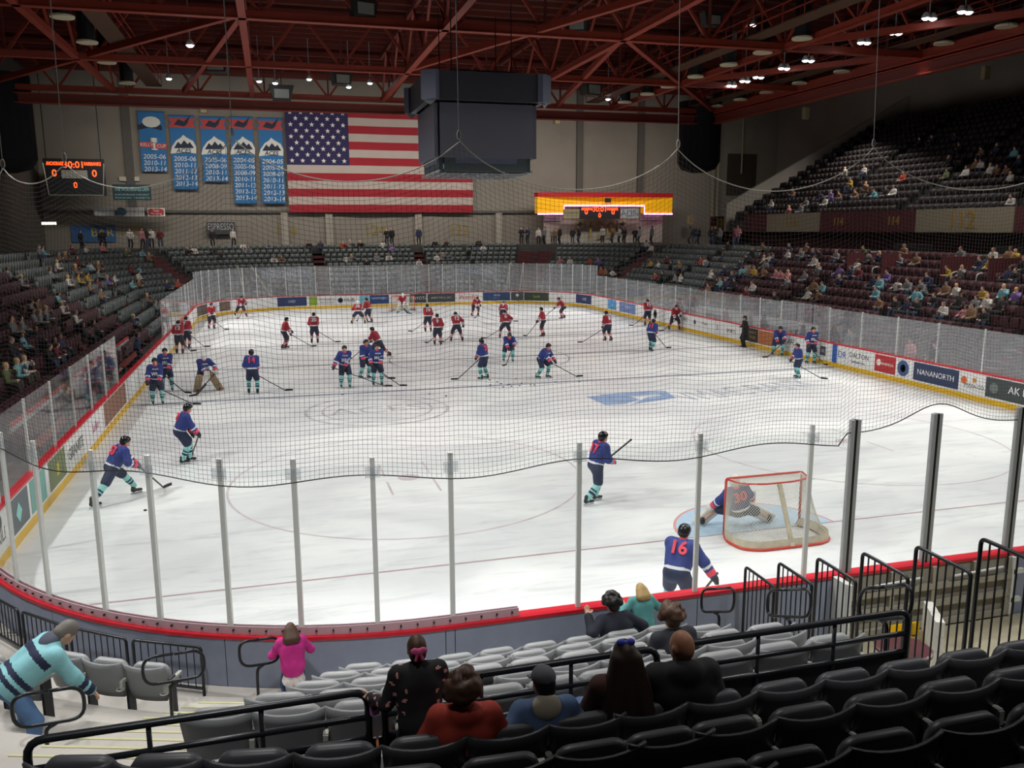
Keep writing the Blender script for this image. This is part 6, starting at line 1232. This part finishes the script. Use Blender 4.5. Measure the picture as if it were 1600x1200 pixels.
for kd, m, nm, lab in (('g', m_sfar, 'grey_seat_rows', 'rows of grey tip-up seats filling the far end stand'), ('m', m_smar, 'maroon_seat_rows', 'rows of maroon tip-up seats filling the side stands'), ('u', m_sblk, 'dark_seat_rows', 'rows of dark seats in the upper tier on the right')):
    Q_ = [q for i, q in enumerate(spots) if q[0] == kd and i not in indiv]
    if not Q_: continue
    a = np.array([q[4] for q in Q_]); c, s = np.cos(a), np.sin(a); B = np.array([q[1:4] for q in Q_])
    X_ = LPV[None, :, 0]*c[:, None]-LPV[None, :, 1]*s[:, None]+B[:, 0:1]; Y_ = LPV[None, :, 0]*s[:, None]+LPV[None, :, 1]*c[:, None]+B[:, 1:2]; Z_ = LPV[None, :, 2]+B[:, 2:3]
    V = np.stack([X_, Y_, Z_], -1).reshape(-1, 3); F = (LPF[None]+np.arange(len(Q_))[:, None, None]*len(LPV)).reshape(-1, 4)
    me = bpy.data.meshes.new(nm); me.vertices.add(len(V)); me.vertices.foreach_set('co', V.ravel()); me.loops.add(F.size); me.loops.foreach_set('vertex_index', F.ravel().astype(np.int32)); me.polygons.add(len(F)); me.polygons.foreach_set('loop_start', np.arange(0, F.size, 4, dtype=np.int32)); me.materials.append(m); me.update(); me.validate()
    tag(link(nm, me), lab, None, kind='stuff')
for i in indiv:
    q = spots[i]; o = link('stand_seat', lpm[q[0]], None, q[1:4], (0, 0, q[4])); sd = 'right' if q[1] > W/2 else 'left'; tag(o, 'maroon tip-up seat in the rows of the %s-hand stand nearest the camera' % sd, 'seat', 'single seats of the %s-hand stand' % sd)
# ---- doorways let into the right stand
for i_, px in enumerate((1382, 1545)):
    yv = float(onX(px, 372, W+rowoff(9))[1]); t = empty('stand_doorway', (W+rowoff(8), yv, rowz(6)), 0, ['dark doorway let into the right stand, left of two', 'dark doorway let into the right stand, right of two'][i_], 'doorway', 'doorways of the right stand')
    for sy in (-1, 1): mb = MB(); mb.box((1.2, sy*1.5, 1.0), (3.4, .15, 2.6)); mb.build('side_wall', m_maroon, t)
    mb = MB(); mb.box((2.8, 0, 1.25), (.2, 3.0, 3.1)); mb.build('opening_shade_panel', m_black, t); mb = MB(); mb.box((1.2, 0, .0), (3.2, 2.9, .5)); mb.build('landing', m_dark, t)  # black panel: the shade inside the doorway put in as colour
    for q_ in (-.8, .8): mb = MB(); mb.tube(bend([(-.5, q_, .2), (-.5, q_, 1.5), (-.1, q_, 1.6), (.0, q_, .3)], .15), .03, 6); mb.build('grab_rail', m_alu, t)
# ---- crowd
m_ctop = mat('crowd_top', 'ffffff', .85, objcol=True, noise=.12, scale=7); m_ctr = [mat('crowd_trousers_a', '22252e', .85), mat('crowd_trousers_b', '3d4a63', .85), mat('crowd_trousers_c', '4a4038', .85)]
PAL = {'w': ('c9c6c0', 'off-white'), 'g': ('7c7f82', 'grey'), 'k': ('1d1e22', 'black'), 'n': ('27304f', 'navy'), 't': ('74adb8', 'pale teal'), 'p': ('c27f86', 'pink'), 'm': ('6a2330', 'maroon'), 'y': ('b08f35', 'mustard'), 'o': ('5d6a45', 'olive'), 'v': ('7a62a0', 'purple'), 'b': ('84664c', 'brown'), 'r': ('a84a36', 'rust red')}
def crowd_mesh(J, hair, tr, sk, sc=1.):
    sk_p = P_head(J)+[cap(J['el'+q]+(J['ha'+q]-J['el'+q])*.8, J['ha'+q]+unit(J['ha'+q]-J['el'+q])*.09, .035, .04) for q in 'lr']; top = P_torso(J, 1.15)+[ell(J['chest']+J['up']*.04, (.19, .13, .17), np.array([J['right'], J['fwd'], J['up']]))]
    for q in 'lr': top += [cap(J['sh'+q], J['el'+q], .078, .064), cap(J['el'+q], J['ha'+q], .064, .05)]
    tro = [cap(J['pel']-J['right']*.05, J['pel']+J['right']*.05, .12)]
    for q in 'lr': tro += [cap(J['hp'+q], J['kn'+q], .10, .078), cap(J['kn'+q], J['an'+q], .075, .06), *P_foot(J, q)]
    hr = [ell(hp(J, 0, -.025, .03), (.09, .105, .105), J['H']), ell(hp(J, 0, -.055, -.04), (.08, .07, .09), J['H'])]
    def mf(c):
        d = np.stack([np.min([pd(p, c) for p in g], axis=0) for g in (sk_p, hr, top, tro)]); d[0] -= .004; r = d.argmin(0); 
        return np.where((r == 1) & (((c-J['head'])@J['H'][1]) > .055), 0, r)
    return skin_mesh('spectator', sk_p+hr+top+tro, .047, [m_skin[sk], m_hair[hair], m_ctop, m_ctr[tr]], .03, (), mf)
SV = [crowd_mesh(skel(hip=(0, 0, .46), lean=l, side=sd, fl=(-.14, .46, 0), fr=(.15, .5, 0), hl=a, hr=b, hyaw=hy), hc, tr, sk) for l, sd, a, b, hy, hc, tr, sk in ((2, 0, (-.15, .34, .6), (.15, .34, .6), 10, 'd', 0, 0), (24, 3, (-.1, .5, .62), (.12, .5, .62), -15, 'b', 1, 2), (-6, -4, (-.32, .15, .62), (.2, .3, .65), 25, 'k', 0, 1), (8, 5, (-.1, .3, .95), (.12, .36, .62), -25, 'y', 2, 2), (12, 0, (-.12, .35, .72), (.1, .36, .74), 0, 'g', 1, 0))]
TV = [crowd_mesh(skel(hip=(0, 0, .93), lean=l, fl=(-.11, .03, 0), fr=(.12, -.04, 0), hl=a, hr=b, hyaw=hy), hc, tr, sk) for l, a, b, hy, hc, tr, sk in ((2, (-.26, .08, .82), (.26, .08, .82), 10, 'd', 0, 0), (5, (-.18, .3, 1.1), (.24, .1, .85), -30, 'k', 1, 1), (3, (-.2, .28, 1.02), (.2, .28, 1.02), 20, 'b', 0, 2))]
CROWD = {'S': """1207,408n 1215,423p 1230,433p 1222,426p 1250,393g 1257,391b 1271,404w 1305,396g 1335,398w 1350,395o 1372,408n 1405,400g 1412,393b 1320,373v 1347,366b 1288,363k 1270,371k 1232,386n 1267,441b 1287,441t 1310,441n 1255,431g 1260,453w 1275,456b 1360,436n 1387,433v 1375,448t 1397,448w 1420,448g 1440,453g 1450,451g 1475,451b 1492,450w 1502,416g 1532,416n 1545,416y 1550,391w 1572,386b 1585,401y 1570,400y 1537,456y 1567,458t 1585,466v 1557,463w 1472,481w 1460,466k 1432,473k 1412,481n 1400,478k 1375,471b 1382,473o 1502,491p 1522,471g 1542,473w 1560,476k 1540,483k 1450,436n 1480,428y 1325,421n 1332,421t 1307,418v 1277,423g 1595,416k 1597,398w 1515,486b 1530,486o 1495,471k
1041,401m 1015,410y 1028,411w 1047,411k 1061,416b 1025,434r 1033,433k 1053,438g 1063,439w 1093,403r 1098,406w 1105,413g 1110,426w 1125,438t 1133,441n 1143,438n 1118,446k 1145,446k 1178,448w 1170,426b 1178,421y 1190,423b 1198,406w 1168,398k 1175,391k 1190,378b 1135,386k 938,423r 945,423b 955,423w 960,423n 890,406w 875,408p 920,406r 935,407v 1007,381w 1016,384w
420,376g 425,383n 428,401w 440,406b 483,376k 500,376n 536,378r 548,378g 563,373k 598,383w 613,386v 541,402w 550,403g 589,403g 608,402w 573,410k 680,373k 698,373k 683,401w 693,401g 703,398g 710,401k 755,387w 748,376k 655,408w
135,387w 163,391p 115,391m 93,406b 104,403b 143,421t 146,415w 120,421b 155,416b 109,443w 125,434y 135,433y 140,441b 160,451b 170,441v 180,438w 205,448t 185,448k 222,398t 235,406b 220,418t 200,398o 208,423m 215,426w 118,486w 73,483g 70,393t 62,396g 262,448n 280,448r 232,473b 244,476g 246,486n 56,478b 38,496g 304,389w 295,391k 380,386w 388,391g 345,396k 335,393k 43,575w 33,592t 15,602o 48,583b 75,560k 95,552k 30,520b 60,508g 20,545k 85,530m 100,520n""",
 'U': """1322,270w 1352,267w 1330,285y 1315,300b 1290,312w 1235,322p 1242,298b 1355,290b 1360,305k 1385,300k 1397,297w 1370,300t 1280,308n 1260,318g 1252,322g 1207,320w 1300,300v 1412,275r 1340,305b 1537,260w 1550,270w 1560,270b 1525,260b 1578,258b 1586,238t 1595,252n 1485,248k 1492,245w 1510,272w 1480,268o 1582,272w 1575,280k 1586,308w 1437,222k 1490,215n 1458,215k 1500,232k 1537,238b 1560,232n""",
 'T': """815,366k 824,366n 842,368w 851,362g 862,365g 869,366b 874,366k 892,369k 907,367k 941,369w 952,367b 970,366w 975,366k 987,367k 1002,374w 1017,370g 1107,363k 1117,363k 1122,363g 1082,363k 1090,370n 1075,363o 1141,367p 1152,363m 605,365k 614,366k 654,370n 230,370k 170,368k 150,366k 130,368k 210,368w 218,367p 253,372m 245,385w 330,372k 365,368w"""}
rg_ = np.random.default_rng(11)
CROWD['S'] += ' '+' '.join('%d,%d%s' % (x_, y_, 'kngbmkwgnt'[rg_.integers(10)]) for x_, y_ in zip(rg_.uniform(1090, 1598, 42), rg_.uniform(392, 478, 42)))+' '+' '.join('%d,%d%s' % (x_, y_, 'kngbmkwgnt'[rg_.integers(10)]) for x_, y_ in zip(rg_.uniform(10, 240, 26), rg_.uniform(405, 540, 26)))
rows_seen = {}
def unproject(px, py, z): p = onZ(px, py, z); return p
people = []
taken = set()
for kd, txt in CROWD.items():
    for tok in txt.split():
        px, r = tok.split(','); px = int(px); py = int(r[:-1]); c = r[-1]; best = None
        if kd == 'S':
            T_ = np.arange(15, 125, .1); Pq = CAM+sight(px, py)*T_[:, None]; cxq = np.clip(Pq[:, 0], R, W-R); cyq = np.clip(Pq[:, 1], R, L-R); of = np.hypot(Pq[:, 0]-cxq, Pq[:, 1]-cyq)-R
            for k in range(NROW):
                i_ = np.nonzero((of[:-1] < rowoff(k)-.18) & (of[1:] >= rowoff(k)-.18))[0]
                if not len(i_): continue
                q = Pq[i_[-1]]; e = abs(q[2]-(rowz(k)+.85))
                if best is None or e < best[0]: best = (e, k, outline_pos(q[0], q[1])[0])
            if best is None or best[0] > .6: continue
            e, k, s = best; x, y, nx, ny = path(s, rowoff(k)-.05); people.append((c, x, y, rowz(k), math.atan2(-ny, -nx)-math.pi/2, 'S', k, px, outline_pos(x, y)))
        elif kd == 'U':
            for k in range(TROW):
                x = TX+.25+.85*k+.4; p = onX(px, py, x); e = abs(p[2]-(7.0+.5*k+.85))
                if best is None or e < best[0]: best = (e, k, x, p[1])
            e, k, x, y = best; people.append((c, x, y, 7.0+.5*k, math.pi/2, 'U', k, px, None))
        else:
            z = CONC+1.0; r_ = sight(px, py); p = None
            for off in (10.6, 11.2, 11.8):
                # stand on the concourse: march along the sight line in plan
                for t_ in np.arange(40, 110, .25):
                    q = CAM+r_*t_; s, o_ = outline_pos(q[0], q[1])
                    if o_ > off: p = (s, o_); break
                if p: break
            if p is None: continue
            off = 10.4+(len(people) % 3)*.5; x, y, nx, ny = path(p[0], off); people.append((c, x, y, CONC, math.atan2(-ny, -nx)-math.pi/2+random.uniform(-.8, .8), 'T', 0, px, (p[0], off)))
# thin out anybody standing in the same spot
keep = []
for q in people:
    if all((q[1]-w[1])**2+(q[2]-w[2])**2 > .20 or abs(q[3]-w[3]) > .5 for w in keep): keep.append(q)
def where(q):
    if q[5] == 'U': return 'upper tier'
    x, y = q[1], q[2]
    return 'left stand' if x < 0 and y < L-2 else 'right stand' if x > W and y < L-4 else 'right corner stand' if x > W-7 and y > L-6 else 'far stand'
cnt = {}
for q in sorted(keep, key=lambda q: q[7]): cnt.setdefault((where(q), q[5], q[6]), []).append(q)
NUMW = ['one', 'two', 'three', 'four', 'five', 'six', 'seven', 'eight', 'nine', 'ten', 'eleven', 'twelve', 'thirteen', 'fourteen', 'fifteen', 'sixteen', 'seventeen']
for key, qs in cnt.items():
    for i, q in enumerate(qs):
        w, kd, k = key; nth = ORD[i] if i < 20 else 'far'
        me = (TV if kd == 'T' else SV)[random.randrange(3 if kd == 'T' else 5)]; o = link('spectator', me, None, (q[1], q[2], q[3]), (0, 0, q[4])); sc = random.uniform(.9, 1.04); o.scale = (sc, sc, sc); o.color = (*lin(PAL[q[0]][0]), 1)
        if kd == 'T': lab = 'standing spectator in %s, %s from the left on the %s concourse' % (PAL[q[0]][1], nth, w.replace(' stand', ''))
        else: lab = 'seated spectator in %s, %s from left in row %s of the %s' % (PAL[q[0]][1], nth, NUMW[k], w)
        tag(o, lab, 'person', 'spectators in the stands')
# people behind the boards: bench staff and officials beside the ice
for i, (px, py, side, c, lab) in enumerate(((127, 570, 'L', 'n', 'person in navy standing behind the left glass, nearest'), (152, 558, 'L', 'g', 'person in grey standing behind the left glass, second'), (172, 552, 'L', 'n', 'person in navy standing behind the left glass, third'), (100, 585, 'L', 'k', 'person in black standing at the left bench rail'), (212, 515, 'L', 'n', 'person in navy standing in the left bench gap'), (1068, 470, 'R', 'g', 'person in grey standing in the farther penalty box'), (1135, 480, 'R', 'm', 'person in maroon in the penalty box, left of the official'), (1172, 500, 'R', 'k', 'person in black behind the glass right of the official'), (1255, 490, 'R', 'n', 'person in navy behind right glass near the skaters'), (1330, 500, 'R', 'g', 'person in grey walking behind the right glass'), (1427, 505, 'R', 'p', 'person in pink behind the right glass'), (1462, 555, 'R', 'k', 'person in black crouching behind the right boards'))):
    x = -.85 if side == 'L' else W+.75; y = float(onX(px, py, x)[1]); o = link('spectator', TV[i % 3], None, (x, y, .1), (0, 0, (-1 if side == 'L' else 1)*math.pi/2)); o.color = (*lin(PAL[c][0]), 1); tag(o, lab, 'person', 'people behind the side boards')
# ================================================================== lettering to meshes
bpy.context.view_layer.update(); dg = bpy.context.evaluated_depsgraph_get()
conv = []
for o, w in TEXTS:
    me = bpy.data.meshes.new_from_object(o.evaluated_get(dg)); conv.append((o, w, me))
for o, w, me in conv:
    n = o.name; 
    if w and len(me.vertices):
        co = np.empty(len(me.vertices)*3); me.vertices.foreach_get('co', co); co = co.reshape(-1, 3); span = co[:, 0].max()-co[:, 0].min(); co[:, 0] *= w/max(span, 1e-6); me.vertices.foreach_set('co', co.ravel()); me.update()
    q = bpy.data.objects.new('tmp', me); COL.objects.link(q); q.parent = o.parent; q.location = o.location; q.rotation_euler = o.rotation_euler
    for k in o.keys():
        if k in ('label', 'kind'): q[k] = o[k]
    bpy.data.objects.remove(o); q.name = n
